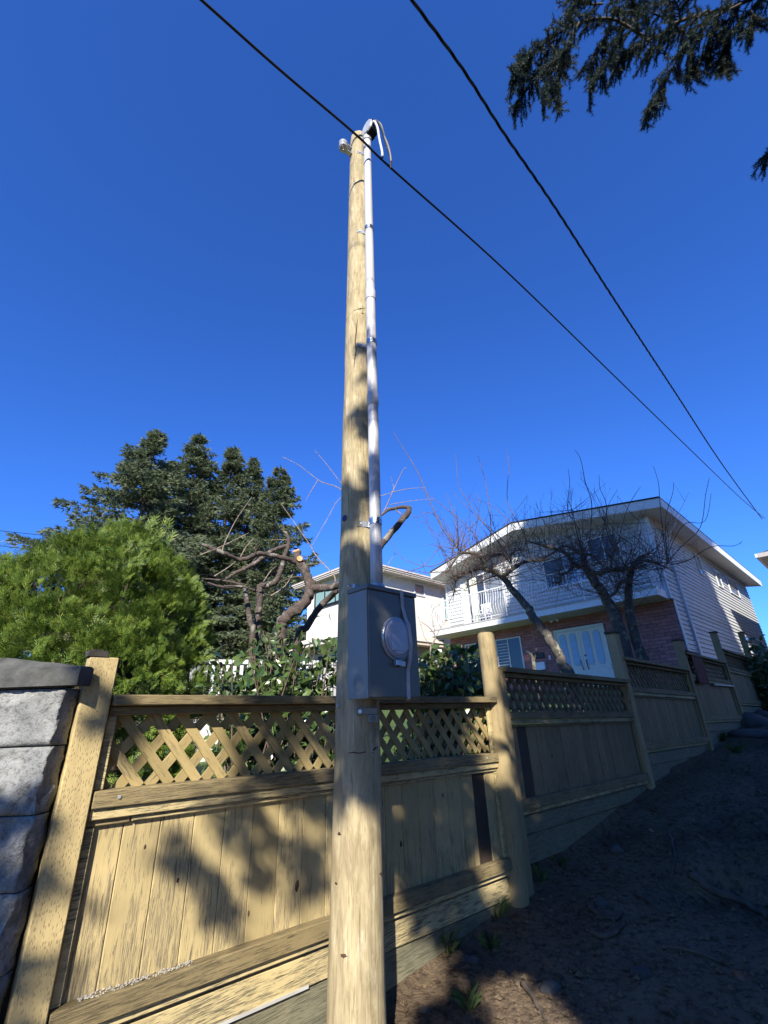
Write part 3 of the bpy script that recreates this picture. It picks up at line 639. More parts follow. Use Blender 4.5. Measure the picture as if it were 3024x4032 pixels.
# lower strap and ground lug under the box
def lug():
    p, nn = pole_hit(777*1.8228, 1537*1.8228); t = Vector((0, 0, 1)).cross(nn).normalized(); 
    if t.x < 0: t = -t
    z = Vector((0, 0, 1)); o = thing('ground_lug', 'small grey bracket and lug bolted to the pole under the meter box', 'bracket', p, 0, p)
    def slab(a, w0, w1, h0, h1, d0, d1): return MB().hull8([a+t*w0+nn*d0+z*h0, a+t*w1+nn*d0+z*h0, a+t*w1+nn*d1+z*h0, a+t*w0+nn*d1+z*h0, a+t*w0+nn*d0+z*h1, a+t*w1+nn*d0+z*h1, a+t*w1+nn*d1+z*h1, a+t*w0+nn*d1+z*h1])
    bevel(part('bracket', slab(p, -.018, .078, -.013, .013, -.006, .010), 'box_side', o), .002); part('bolt_head', MB().disc(p+nn*.0095, nn, .0095, .008, .007, 16), 'galv_clamp', o)
    bevel(part('lug_plate', slab(p+t*.055, -.022, .024, -.045, -.0135, -.006, .016), 'box_side', o), .002); part('bolt_head', MB().disc(p+t*.056+nn*.0155-z*.03, nn, .011, .009, .005, 16), 'box_grey', o)
lug()

# ------------------------------------------------------------------ white house (frame: x = X along the front, y = Y into the depth)
AX = R_(-45.839); HX = Vector((math.cos(AX), math.sin(AX), 0)); HY = Vector((-math.sin(AX), math.cos(AX), 0))
def hp(X, Y, z=0): return HX*X + HY*Y + Vector((0, 0, z))
XL, XR, YF, YB, YBAL = -13.8, -4.2, 17.44, 33.2, 16.14
GZ = .70; ZS, ZF = 3.30, 3.55
house = thing('white_house', 'white sided two-storey house with brick ground floor, long balcony and gable roof', 'house', hp(-9, YF, GZ), AX, (-9, YF, GZ))
def hb(x0, x1, y0, y1, z0, z1): return MB().box(x0, x1, y0, y1, z0, z1)
def roofz(X): return 6.40+(X+13.88)/(-9.15+13.88)*1.05 if X < -9.15 else 7.45-(X+9.15)/(-3.5+9.15)*.93       # top of the fascia
# core walls
part('ground_floor_wall', hb(XL+.03, XR-.03, YF+.03, YB, GZ-.4, ZS), 'mortar', house)
mb = MB(); zt0, zt1, zt2 = roofz(XL)-.30, roofz(-9.15)-.30, roofz(XR)-.30
vs = [(XL+.02, YF+.035, ZS+.001), (XR-.02, YF+.035, ZS+.001), (XR-.02, YF+.035, zt2), (-9.15, YF+.035, zt1), (XL+.02, YF+.035, zt0)]; vs += [(x, YB, z) for x, y, z in vs]
mb.add(vs, [(0, 1, 2, 3, 4), (9, 8, 7, 6, 5), (0, 5, 6, 1), (1, 6, 7, 2), (2, 7, 8, 3), (3, 8, 9, 4), (4, 9, 5, 0)]); part('upper_wall', mb, 'siding', house)
# siding: each course a lapped plank
def plank_front(z, h):
    xa, xb = XL+.08, XR-.09
    zt_ = z+h
    def lim(zz):                                            # gable limits under the soffit
        return zz
    a, b = xa, xb
    if zt_ > zt0: a = max(a, -13.88+(zt_+.30-6.40)/1.05*4.73)
    if zt_ > zt2: b = min(b, -9.15+(7.45-zt_-.30)/.93*5.65)
    if b-a < .3: return None
    return MB().add([(a, YF-.004, z), (b, YF-.004, z), (b, YF+.034, z+h), (a, YF+.034, z+h), (a, YF+.034, z), (b, YF+.034, z)], [(0, 1, 2, 3), (0, 4, 5, 1), (0, 3, 4), (1, 5, 2)])
z = ZF+.01
while z < 7.1:
    mb = plank_front(z, .157)
    if mb: part('siding_plank', mb, 'siding', house)
    z += .16
z = GZ-.1
while z < 6.2:
    ya = YF-.28+.1 if z > ZS else YF+.06
    mb = MB().add([(XR+.010, YB, z), (XR+.010, ya, z), (XR-.03, ya, z+.16), (XR-.03, YB, z+.16), (XR-.03, YB, z), (XR-.03, ya, z)], [(0, 3, 2, 1), (0, 1, 5, 4), (1, 2, 5), (0, 4, 3)])
    part('siding_plank', mb, 'siding', house); z += .16
# wing return of the upper floor that carries the right end of the balcony
part('upper_wall', hb(XR-.35, XR-.031, YF-.28, YF+.034, ZF+.001, 6.2), 'siding', house)
part('corner_board', hb(XR-.12, XR+.012, YF-.295, YF-.18, ZS+.002, 6.24), 'trim_white', house); part('corner_board', hb(XL-.01, XL+.09, YF+.0, YF+.1, ZF+.002, zt0+.02), 'trim_white', house)
part('corner_board', hb(XR-.035, XR+.01, YF-.012, YF+.075, GZ-.1, ZS-.002), 'trim_white', house)
# bricks on the ground floor front
doorx0, doorx1, doorz = -8.62, -6.66, 2.90
wins = [(-12.95, -10.08, 1.45, 2.92)]
bricks = []; bh, bl = .112, .335; row = 0; z = GZ-.1
while z < ZS-.03:
    x = XL - (.17 if row % 2 else 0)
    h = min(bh, ZS-.004-z)
    while x < XR-.04:
        a, b = max(x, XL), min(x+bl, XR-.038)
        if b-a > .04:
            pieces = [(a, b)]
            for (wx0, wx1, wz0, wz1) in wins + [(doorx0, doorx1, 0, doorz+.02)]:
                if z+h > wz0-.02 and z < wz1+.02:
                    np_ = []
                    for (p, q) in pieces:
                        if q <= wx0 or p >= wx1: np_.append((p, q)); continue
                        if p < wx0-.03: np_.append((p, wx0))
                        if q > wx1+.03: np_.append((wx1, q))
                    pieces = np_
            bricks += [(p, q, z, h) for p, q in pieces]
        x += bl
    z += bh; row += 1
bc = {}; rb = random.Random(4)
vis = sorted(bricks, key=lambda b: (0 if b[2] > 1.35 else 1, -b[0]))
rest = MB()
for i, (p, q, z, h) in enumerate(vis):
    y = YF + rb.uniform(-.002, .003)
    if i < 300:
        key = (round(q-p, 2), round(h, 2)); me = bc.get(key)
        if me is None: hw, hh = (q-p)/2-.006, h/2-.006; me = MB().box(-hw, hw, 0, .04, -hh, hh).mesh('brick', 'brick'); bc[key] = me
        part('brick', None, 'brick', house, loc=((p+q)/2, y, z+h/2), mesh=me)
    else: rest.box(p+.006, q-.006, y, y+.04, z+.006, z+h-.006)
part('far_bricks', rest, 'brick', house, kind='stuff')
# soffit and fascia of the balcony
bal = part('balcony_deck', hb(XL-.07, XR-.1, YBAL+.02, YF+.03, ZS+.001, ZF-.01), 'soffit', house)
for k in range(9):
    y = YBAL+.06+k*.14; part('soffit_strip', hb(XL-.04, XR-.12, y, y+.13, ZS-.006, ZS+.0005), 'soffit', bal)
part('fascia', hb(XL-.08, XR-.1, YBAL, YBAL+.019, ZS-.012, ZF), 'trim_white', bal); part('fascia', hb(XR-.099, XR-.08, YBAL, YF-.3, ZS-.012, ZF), 'trim_white', bal); part('fascia', hb(XL-.1, XL-.081, YBAL, YF, ZS-.012, ZF), 'trim_white', bal)
part('drip_edge', hb(XL-.11, XR-.07, YBAL-.02, YBAL-.001, ZF-.035, ZF+.012), 'beige_dark', bal)
# railing with belly bars
rail = part('railing', hb(XL-.05, XR-.13, YBAL+.02, YBAL+.07, 4.74, 4.79), 'trim_white', house)
part('bottom_rail', hb(XL-.05, XR-.13, YBAL+.03, YBAL+.06, 3.66, 3.69), 'trim_white', rail)
prof = [(3.67, 0), (3.80, -.03), (3.95, -.085), (4.08, -.10), (4.22, -.07), (4.38, -.02), (4.55, .005), (4.75, 0)]
bm_ = MB().tube([(0, y, z) for z, y in prof], .011, 6).mesh('railing_bar', 'trim_white', True)
x = XL+.05
while x < XR-.2:
    part('railing_bar', None, 'trim_white', rail, loc=(x, YBAL+.045, 0), mesh=bm_); x += .118
for x in (XL-.03, -11.4, -9.0, -6.6, XR-.16): part('railing_post', hb(x-.022, x+.022, YBAL+.024, YBAL+.066, ZF+.0, 4.74), 'trim_white', rail)
for xs in (XL-.045, XR-.175):                                # returns to the wall
    part('side_rail', hb(xs, xs+.045, YBAL+.071, YF+.02, 4.742, 4.788), 'trim_white', rail)
    y = YBAL+.17
    while y < YF-.3: part('railing_bar', hb(xs+.012, xs+.034, y, y+.02, 3.6, 4.742), 'trim_white', rail); y += .118
# windows and doors
def window(par, x0, x1, y, z0, z1, panes, glassm, fr=.055, matf='trim_white', split=None, sill=True):
    mb = MB(); d = .05
    mb.box(x0, x1, y-d, y+.012, z1-fr, z1); mb.box(x0, x1, y-d, y+.012, z0, z0+fr); mb.box(x0, x0+fr, y-d, y+.012, z0+fr, z1-fr); mb.box(x1-fr, x1, y-d, y+.012, z0+fr, z1-fr)
    xs = [x0+fr] + [x0+(x1-x0)*t for t in (split or [i/panes for i in range(1, panes)])] + [x1-fr]
    for q in xs[1:-1]: mb.box(q-fr*.4, q+fr*.4, y-d*.8, y+.012, z0+fr, z1-fr)
    f = part('window', mb, matf, par); gl = glassm if isinstance(glassm, (list, tuple)) else [glassm]*(len(xs)-1)
    for i in range(len(xs)-1):
        a = xs[i]+(fr*.4 if i else 0); b = xs[i+1]-(fr*.4 if i < len(xs)-2 else 0); part('pane', MB().box(a, b, y-d*.35, y-d*.25, z0+fr, z1-fr), gl[i], f)
    if sill: part('sill', MB().box(x0-.04, x1+.04, y-d-.03, y+.01, z0-.04, z0-.001), matf, f)
    return f
w1 = window(house, -12.95, -10.08, YF, 1.45, 2.92, 4, ['blind', 'glass_grey', 'glass_dark', 'glass_dark'], split=[.30, .58, .78])
for k in range(9): part('blind_slat', hb(-12.05, -10.75, YF-.028, YF-.0195, 1.72+k*.12, 1.755+k*.12), 'chalk', w1)
slid = window(house, -12.85, -10.50, YF+.01, 3.62, 5.98, 3, ['curtain', 'glass_dark', 'glass_grey'], fr=.07, split=[.16, .57], sill=False)
for k in range(6): part('curtain_fold', MB().tube([(-12.32+k*.07, YF-.004, 3.7), (-12.31+k*.07, YF-.004, 5.9)], .032, 8), 'curtain', slid, smooth=True)
window(house, -8.55, -6.75, YF+.01, 4.55, 5.75, 2, ['glass_dark', 'glass_blue']); window(house, -6.60, -5.42, YF+.01, 5.14, 6.12, 2, 'glass_dark')
# entrance doors
dr = part('door_frame', MB().box(doorx0, doorx1, YF-.05, YF+.02, doorz-.09, doorz+.01).box(doorx0, doorx0+.07, YF-.04, YF+.02, GZ, doorz-.09).box(doorx1-.07, doorx1, YF-.04, YF+.02, GZ, doorz-.09), 'door_paint', house)
mid = (doorx0+doorx1)/2
for s_, a, b in ((0, doorx0+.072, mid-.004), (1, mid+.004, doorx1-.072)):
    d = part('door', hb(a, b, YF-.012, YF+.022, GZ+.02, doorz-.092), 'door_paint', house)
    for i in range(2):
        cx = a+(b-a)*(.28+.44*i); z0, z1 = 1.52, 2.68; w_ = .115
        def oval(wd, zz0, zz1, y0, y1):
            pts = [(-wd, zz0+.10), (-wd*.55, zz0+.03), (0, zz0+.05), (wd*.55, zz0), (wd, zz0+.10), (wd, zz1-.10), (wd*.5, zz1), (-wd*.5, zz1), (-wd, zz1-.10)]; n = len(pts)
            return MB().add([(cx+x, y0, z) for x, z in pts]+[(cx+x, y1, z) for x, z in pts], [tuple(range(n)), tuple(reversed([n+k for k in range(n)]))]+[(k, n+k, n+(k+1) % n, (k+1) % n) for k in range(n)])
        g = part('glass_panel', oval(w_+.022, z0-.03, z1+.03, YF-.020, YF-.0125), 'door_groove', d); part('pane', oval(w_, z0, z1, YF-.026, YF-.0205), 'glass_door', g)
        for k in range(7):
            zz = z0+.16+k*.14; mb = MB(); pts = [(cx-w_*.95+w_*1.9*t/8, YF-.0275, zz+.045*math.sin(math.pi*t/8)*(1 if k % 2 else -1)) for t in range(9)]; part('lead_line', mb.tube(pts, .006, 5), 'door_groove', g)
    hx = mid+(-.10 if s_ == 0 else .10)
    part('handle', MB().tube([(hx, YF-.015, 1.72), (hx, YF-.05, 1.68), (hx+.01, YF-.06, 1.55), (hx+.03, YF-.05, 1.40), (hx+.03, YF-.02, 1.37)], .014, 8), 'brass', d, smooth=True)
    part('lock', MB().disc((hx, YF-.012, 1.86), (0, -1, 0), .04, .03, .03, 16), 'brass' if s_ else 'galv', d)
# number plate, mailbox, door bell, twin floodlight, downspouts
np0 = part('number_plate', hb(-9.66, -9.16, YF-.02, YF-.004, 1.95, 2.15), 'black_paint', house)
def digit(ch, x, z0, h, y):
    w_ = h*.42; t = h*.13; mb = MB()
    if ch == '1': mb.box(x+w_*.45, x+w_*.45+t, y, y+.004, z0, z0+h); mb.box(x+w_*.15, x+w_*.449, y, y+.004, z0+h*.78, z0+h*.9)
    if ch == '7': mb.box(x, x+w_, y, y+.004, z0+h-t, z0+h); mb.hull8([(x+w_*.3, y, z0), (x+w_*.3+t, y, z0), (x+w_*.3+t, y+.004, z0), (x+w_*.3, y+.004, z0), (x+w_-t, y, z0+h-t-.001), (x+w_, y, z0+h-t-.001), (x+w_, y+.004, z0+h-t-.001), (x+w_-t, y+.004, z0+h-t-.001)])
    return mb
for i, ch in enumerate('117'): part('house_number', digit(ch, -9.47+i*.085, 1.99, .125, YF-.025), 'number_metal', np0)
mbx = part('mailbox', MB().box(-9.6, -9.17, YF-.12, YF-.004, 1.52, 1.76), 'plastic_white', house); part('lid', MB().box(-9.62, -9.15, YF-.14, YF-.003, 1.762, 1.80), 'plastic_white', mbx)
part('door_bell', MB().box(-8.98, -8.92, YF-.03, YF-.004, 1.86, 2.02), 'plastic_white', house)
fl = part('floodlight', MB().disc((-8.24, YF-.45, ZS-.007), (0, 0, -1), .06, .05, .03, 16), 'plastic_white', house)
for dx in (-.09, .09): part('lamp', MB().tube([(-8.24+dx*.3, YF-.45, ZS-.04), (-8.24+dx, YF-.5, ZS-.09), (-8.24+dx*1.7, YF-.56, ZS-.13)], [.025, .045, .055], 14), 'plastic_white', fl, smooth=True)
part('downspout', MB().tube([(XR+.55, 18.3, 6.15), (XR+.4, 18.4, 6.0), (XR+.06, 18.55, 5.75), (XR+.055, 18.45, 4.3), (XR+.055, 18.45, 2.6)], .045, 8), 'trim_white', house)
part('downspout', MB().tube([(XR+.056, 18.45, 2.599), (XR+.058, 18.45, GZ-.1)], .05, 8), 'galv', house)
def side_window(y0, y1, z0, z1, gl):
    x = XR+.012; fr = .06; mb = MB(); mb.box(x-.03, x+.035, y0, y1, z1-fr, z1).box(x-.01, x+.035, y0, y1, z0, z0+fr).box(x-.01, x+.035, y0, y0+fr, z0+fr, z1-fr).box(x-.01, x+.035, y1-fr, y1, z0+fr, z1-fr)
    f = part('window', mb, 'trim_white', house); part('pane', MB().box(x+.004, x+.012, y0+fr, y1-fr, z0+fr, z1-fr), gl, f)
for a in ((22.55, 23.2, 5.1, 6.02), (25.5, 26.4, 5.05, 5.85), (27.9, 30.0, 5.1, 6.0), (27.3, 28.3, 2.45, 3.0)): side_window(*a, 'glass_grey')
# roof: deck, soffits, fascias, chimney
RF, RB = 16.5, 33.6
rl, rr_, rm = -13.88, -3.5, -9.15
mb = MB(); pr = [(rl, roofz(rl)), (rm, roofz(rm)), (rr_, roofz(rr_))]
vs = [(x, RF-.03, z+.004) for x, z in pr] + [(x, RB, z+.004) for x, z in pr] + [(x, RF-.03, z+.055) for x, z in pr] + [(x, RB, z+.055) for x, z in pr]
mb.add(vs, [(0, 1, 7, 6), (1, 2, 8, 7), (6, 7, 10, 9), (7, 8, 11, 10), (0, 3, 4, 1), (1, 4, 5, 2), (2, 5, 11, 8), (0, 6, 9, 3), (3, 9, 10, 4), (4, 10, 11, 5)])
roof = part('roof', mb, 'roofing', house)
def fasc(xa, xb, y0, y1, drop=.30):
    za, zb_ = roofz(xa), roofz(xb); return MB().hull8([(xa, y0, za-drop), (xb, y0, zb_-drop), (xb, y1, zb_-drop), (xa, y1, za-drop), (xa, y0, za), (xb, y0, zb_), (xb, y1, zb_), (xa, y1, za)])
part('fascia', fasc(rl, rm-.001, RF, RF+.03, .33), 'trim_white', roof); part('fascia', fasc(rm+.001, rr_, RF, RF+.03, .33), 'trim_white', roof)
part('fascia', hb(rr_-.03, rr_+.002, RF+.031, RB, roofz(rr_)-.34, roofz(rr_)-.004), 'trim_white', roof); part('fascia', hb(rl-.002, rl+.03, RF+.031, RB, roofz(rl)-.33, roofz(rl)-.004), 'trim_white', roof)
part('soffit_panel', MB().hull8([(rl+.03, RF+.031, roofz(rl)-.31), (rm, RF+.031, roofz(rm)-.31), (rm, RB, roofz(rm)-.31), (rl+.03, RB, roofz(rl)-.31), (rl+.03, RF+.031, roofz(rl)-.27), (rm, RF+.031, roofz(rm)-.27), (rm, RB, roofz(rm)-.27), (rl+.03, RB, roofz(rl)-.27)]), 'soffit', roof)
part('soffit_panel', MB().hull8([(rm, RF+.031, roofz(rm)-.31), (rr_-.03, RF+.031, roofz(rr_)-.31), (rr_-.03, RB, roofz(rr_)-.31), (rm, RB, roofz(rm)-.31), (rm, RF+.031, roofz(rm)-.27), (rr_-.03, RF+.031, roofz(rr_)-.27), (rr_-.03, RB, roofz(rr_)-.27), (rm, RB, roofz(rm)-.27)]), 'soffit', roof)
ch = part('chimney', hb(-14.3, -13.45, 20.6, 21.4, 5.5, 8.15), 'brick', roof)
k = 0; z = 6.6
while z < 8.1: part('brick_course', hb(-14.312, -13.438, 20.588, 21.412, z, z+.10), 'brick', ch); z += .115
part('chimney_cap', hb(-14.45, -13.3, 20.45, 21.55, 8.52, 8.6), 'galv', ch)
for a, b in ((-14.25, 20.65), (-13.6, 20.65), (-14.25, 21.25), (-13.6, 21.25)): part('cap_leg', hb(a, a+.1, b, b+.1, 8.15, 8.519), 'brick', ch)
part('vent', MB().disc((-4.185, 18.6, 5.95), (1, 0, 0), .14, .12, .08, 20), 'trim_white', house)
# plastic chair on the balcony
cht = thing('plastic_chair', 'white plastic garden chair on the balcony by the sliding door', 'chair', hp(-11.35, 16.85, ZF-.009), AX, (-11.35, 16.85, ZF-.009))
z0 = ZF-.009
part('seat', hb(-11.60, -11.10, 16.6, 17.1, z0+.40, z0+.43), 'plastic_white', cht)
for a in (-11.59, -11.15):
    for b in (16.61, 17.05): part('leg', hb(a, a+.04, b, b+.04, z0+.001, z0+.40), 'plastic_white', cht)
for k in range(5): part('back_slat', hb(-11.58+k*.108, -11.52+k*.108, 17.07, 17.09, z0+.43, z0+.86), 'plastic_white', cht)
part('back_rail', hb(-11.6, -11.1, 17.06, 17.10, z0+.861, z0+.92), 'plastic_white', cht)
for a in (-11.6, -11.14): part('arm_rest', hb(a, a+.04, 16.6, 17.06, z0+.62, z0+.65), 'plastic_white', cht); part('arm_support', hb(a, a+.04, 16.6, 16.64, z0+.43, z0+.62), 'plastic_white', cht)

# ------------------------------------------------------------------ cream house behind, left of the white house
bh_ = thing('cream_house', 'cream stucco house with pinkish eaves standing behind the service pole', 'house', hp(-18, 13.9, .2), AX, (-18, 13.9, .2))
bx0, bx1, by0, by1, bzt = -20.6, -16.2, 13.95, 30, 6.75
part('upper_wall', hb(bx0, bx1, by0, by1, 3.75, bzt), 'stucco', bh_)
part('lower_wall', hb(bx0-.4, bx1-.5, by0+.6, by1, -1.2, 3.35), 'beige_dark', bh_)
part('belt_ledge', hb(bx0-1.2, bx1+.12, by0-.5, by1, 3.36, 3.52), 'cream_trim', bh_); part('belt_ledge', hb(bx0-1.25, bx1+.2, by0-.58, by1, 3.521, 3.62), 'stucco', bh_); part('belt_ledge', hb(bx0-1.15, bx1+.08, by0-.45, by1, 3.621, 3.749), 'cream_trim', bh_)
rz = 6.9
mb = MB().add([(bx0-.8, by0-.55, rz), (bx1+.7, by0-.55, rz), (bx1+.7, by1, rz), (bx0-.8, by1, rz), (-18.4, 17.6, rz+.75), (-18.4, by1-2, rz+.75)], [(0, 1, 4), (1, 2, 5, 4), (2, 3, 5), (3, 0, 4, 5), (3, 2, 1, 0)])
rf2 = part('roof', mb, 'roofing', bh_)
for k, (e, m) in enumerate(((.0, 'cream_trim'), (.05, 'stucco'), (.11, 'cream_trim'))):
    d = .07; o_ = -k*.05
    part('eave_board', hb(bx0-.8-o_*1, bx1+.7+o_, by0-.55-o_, by0-.50-o_, rz-.075-k*.075, rz-.004-k*.075), m, rf2); part('eave_board', hb(bx1+.65+o_, bx1+.7+o_, by0-.499-o_, by1, rz-.075-k*.075, rz-.004-k*.075), m, rf2)
part('soffit_panel', hb(bx0-.7, bx1+.6, by0-.44, by1, rz-.16, rz-.12), 'soffit', rf2)
def bwin_side(y0, y1, z0, z1, gl):
    x = bx1; fr = .07; mb = MB(); mb.box(x-.01, x+.05, y0, y1, z1-fr, z1).box(x-.01, x+.05, y0, y1, z0, z0+fr).box(x-.01, x+.05, y0, y0+fr, z0+fr, z1-fr).box(x-.01, x+.05, y1-fr, y1, z0+fr, z1-fr)
    f = part('window', mb, 'trim_white', bh_); part('pane', MB().box(x+.006, x+.014, y0+fr, y1-fr, z0+fr, z1-fr), gl, f)
bwin_side(17.75, 18.6, 5.95, 6.65, 'glass_grey'); bwin_side(20.1, 20.8, 4.9, 6.3, 'glass_green')
window(bh_, -19.9, -17.2, by0, 5.35, 6.3, 3, 'glass_green', fr=.09, matf='black_paint')
part('down_pipe', MB().tube([(bx1+.06, by0+.2, 3.8), (bx1+.06, by0+.2, 6.6)], .04, 8), 'trim_white', bh_)

# ------------------------------------------------------------------ house on the right, only an eave corner in view
rh = thing('shaded_house', 'dark shaded house whose eave corner shows at the right edge', 'house', hp(3.5, 30, .8), AX, (3.5, 30, .8))
ex0, ey0, ez = -2.3, 24.4, 5.72
part('wall', hb(-1.5, 8, ey0+.7, 40, -.2, ez-.1), 'beige_dark', rh)
rr2 = part('roof', MB().add([(ex0, ey0, ez+.16), (8.6, ey0, ez+.16), (8.6, 40.5, ez+.16), (ex0, 40.5, ez+.16), (3.2, ey0, ez+.95), (3.2, 40.5, ez+.95)], [(0, 4, 5, 3), (1, 2, 5, 4), (0, 1, 4), (2, 3, 5), (3, 2, 1, 0)]), 'roofing', rh)
part('gutter', hb(ex0-.1, ex0, ey0-.02, 40.5, ez+.0, ez+.16), 'trim_white', rr2); part('fascia', hb(ex0, 8.6, ey0-.03, ey0-.001, ez-.02, ez+.16), 'beige_dark', rr2)
part('soffit_panel', hb(ex0+.01, 8.5, ey0+.01, 40.4, ez, ez+.04), 'beige_dark', rh)
window(rh, .2, 1.6, ey0+.7, 4.2, 5.3, 2, 'glass_dark')

# ------------------------------------------------------------------ white balustrade in the yard behind the shrubs
wr = thing('white_balustrade', 'white picket balustrade behind the glossy shrubs left of the pole', 'balustrade', at(1050, 2700, 8.8), 0, at(1050, 2700, 8.8))
A0, A1 = at(760, 2640, 8.6), at(1345, 2640, 8.9); A0.z = A1.z = .98
d = (A1-A0).normalized(); n2 = Vector((-d.y, d.x, 0))*.025
def obar(a, b, h0, h1, wn): return MB().hull8([a-wn+Vector((0, 0, h0)), b-wn+Vector((0, 0, h0)), b+wn+Vector((0, 0, h0)), a+wn+Vector((0, 0, h0)), a-wn+Vector((0, 0, h1)), b-wn+Vector((0, 0, h1)), b+wn+Vector((0, 0, h1)), a+wn+Vector((0, 0, h1))])
ln = (A1-A0).length
part('hand_rail', obar(A0, A1, -.05, .02, n2*1.6), 'trim_white', wr); part('bottom_rail', obar(A0, A1, -.82, -.76, n2), 'trim_white', wr); part('skirting', obar(A0, A1, -1.6, -.90, n2*.8), 'stucco', wr)
k = .06
while k < ln-.05: a = A0+d*k; part('picket', obar(a, a+d*.055, -.76, -.05, n2*.5), 'trim_white', wr); k += .115
for q in (0, .5, 1): a = A0+d*(ln*q-.04); part('newel', obar(a, a+d*.08, -2.0, .03, n2*1.5), 'trim_white', wr)

# ------------------------------------------------------------------ trees and shrubs
def limb_curve(P, R, n=5): return smoothp([Vector(p) for p in P], n), None
def rad_lerp(R, m):
    k = len(R); return [float(np.interp(i/(m-1)*(k-1), range(k), R)) for i in range(m)]
def fan(mb, p, d, l, w_, rn, n=4, spread=.6, up=None):
    """one sprig: a fan of narrow triangles"""
    a = d.orthogonal().normalized(); b = d.cross(a)
    for k in range(n):
        an = rn.uniform(0, 6.283); s_ = rn.uniform(0, spread); e = (d + (a*math.cos(an)+b*math.sin(an))*s_).normalized()
        q = e.orthogonal().normalized(); an2 = rn.uniform(0, 6.283); q = (q*math.cos(an2)+e.cross(q)*math.sin(an2))*w_; ll = l*rn.uniform(.7, 1.15)
        o = len(mb.v); m_ = p+e*ll*.2
        mb.v += [tuple(m_-q), tuple(m_+q), tuple(p+e*ll)]; mb.f.append((o, o+1, o+2))
def spray(mb, p, d, l, rn, n=10, w_=.008):
    """a drooping twig end: a flat spray of thin needles along a short axis"""
    a = d.cross(Vector((0, 0, 1)));
    if a.length < .1: a = d.orthogonal()
    a.normalize(); b = d.cross(a)
    for k in range(n):
        f = k/n; q = p+d*(l*.75*f); sg = 1 if k % 2 else -1; e = (d*rn.uniform(.5, .9)+a*sg*rn.uniform(.4, .9)+b*rn.gauss(0, .25)).normalized(); ll = l*(.55-.3*f)*rn.uniform(.8, 1.2)
        s_ = e.cross(b).normalized()*w_ if rn.random() < .7 else e.orthogonal().normalized()*w_; o = len(mb.v); mb.v += [tuple(q-s_), tuple(q+s_), tuple(q+e*ll)]; mb.f.append((o, o+1, o+2))
    o = len(mb.v); s_ = a*w_*.8; mb.v += [tuple(p-s_), tuple(p+s_), tuple(p+d*l)]; mb.f.append((o, o+1, o+2))
def fir(name, label, base, H, Rm, seed, n_br, sprig=.42, z0=.12, group=None, dens=7.0, shape=.85, bias=None, mat='fir_needles', lean=(0, 0), ntri=4, cat='tree', wid=.2):
    rn = random.Random(seed); t = thing(name, label, cat, base, 0, base, group); base = Vector(base)
    tr = MB(); pts = [base+Vector((lean[0]*q, lean[1]*q, H*q)) for q in np.linspace(-.02, 1, 9)]; tr.tube(pts, [H*.016*(1-q*.93) for q in np.linspace(0, 1, 9)], 9); part('trunk', tr, 'bark_fir', t, smooth=True)
    wood, lf = MB(), MB()
    for i in range(n_br):
        q = z0+(1-z0)*(rn.random()**1.15 if i > n_br*.12 else rn.uniform(.75, 1)); q = min(.99, (round(q*H/.75)*.75+rn.gauss(0, .09))/H); az = rn.uniform(0, 6.283); Lb = Rm*((1-q)/(1-z0))**shape*rn.uniform(.5, 1.22)+.12
        if bias: Lb *= bias(az, q)
        p0 = base+Vector((lean[0]*q, lean[1]*q, H*q)); o = Vector((math.cos(az), math.sin(az), 0)); rise = rn.uniform(-.05, .3)*(.4+q); n = max(4, int(Lb*1.4)); c = []
        for k in range(n+1):
            s_ = k/n; c.append(p0+o*(Lb*s_)+Vector((0, 0, Lb*(rise*s_ - (.34-.25*q)*s_*s_ + .12*s_**4))) + Vector((rn.gauss(0, .02), rn.gauss(0, .02), rn.gauss(0, .02)))*Lb*s_)
        wood.tube(c, [max(.006, .012*Lb*(1-.85*k/n)) for k in range(n+1)], 4, cap=False)
        side = Vector((-o.y, o.x, 0)); m = int(Lb*dens)+4
        for k in range(m):
            s_ = .12+.88*rn.random()**.7; j = min(n-1, int(s_*n)); p = c[j]+(c[j+1]-c[j])*(s_*n-j); wd = Lb*.30*(1-abs(s_-.45)*1.1)*rn.gauss(0, .55)
            p = p+side*wd+Vector((0, 0, -abs(wd)*.25 + rn.gauss(0, .10)*sprig))
            d = (o*rn.uniform(.5, 1.0) + side*(rn.gauss(0, .35)+(.6 if wd > 0 else -.6)) + Vector((0, 0, rn.uniform(-.55, .25)))).normalized()
            fan(lf, p, d, sprig*rn.uniform(.6, 1.15), sprig*wid*.55, rn, ntri, .75)
    part('branches', wood, 'bark_fir', t, smooth=True, kind='stuff'); part('crown', lf, mat, t, kind='stuff'); return t
def pol(azdeg, h, z=None):
    x, y = h*math.sin(R_(azdeg)), h*math.cos(R_(azdeg)); return Vector((x, y, gz(x, y, False) if z is None else z))
# firs far behind, left of the pole
for (az, h, top, R, seed, lab) in ((-30.6, 36, .612, 8.2, 1, 'tall fir at the left of the group, its limbs reaching furthest left'), (-25.6, 40, .628, 7.6, 2, 'tallest fir of the group behind the cedar'), (-21.0, 41, .610, 6.8, 3, 'fir third from the left in the background group'), (-18.2, 43, .588, 6.2, 4, 'fir fourth from the left in the background group'), (-14.6, 39, .570, 6.4, 5, 'slender fir at the right end of the background group, nearest the pole')):
    b = pol(az, h, -1.0); Ht = top*h+1.0
    fir('fir_tree', lab, b, Ht, R, seed, 340, sprig=.46, z0=.05, group='firs behind the yard', dens=27, shape=.8, wid=.2,
        bias=(lambda a, q: 1+.22*max(0, math.cos(a-R_(200)))*(q < .8)) if seed == 1 else None)
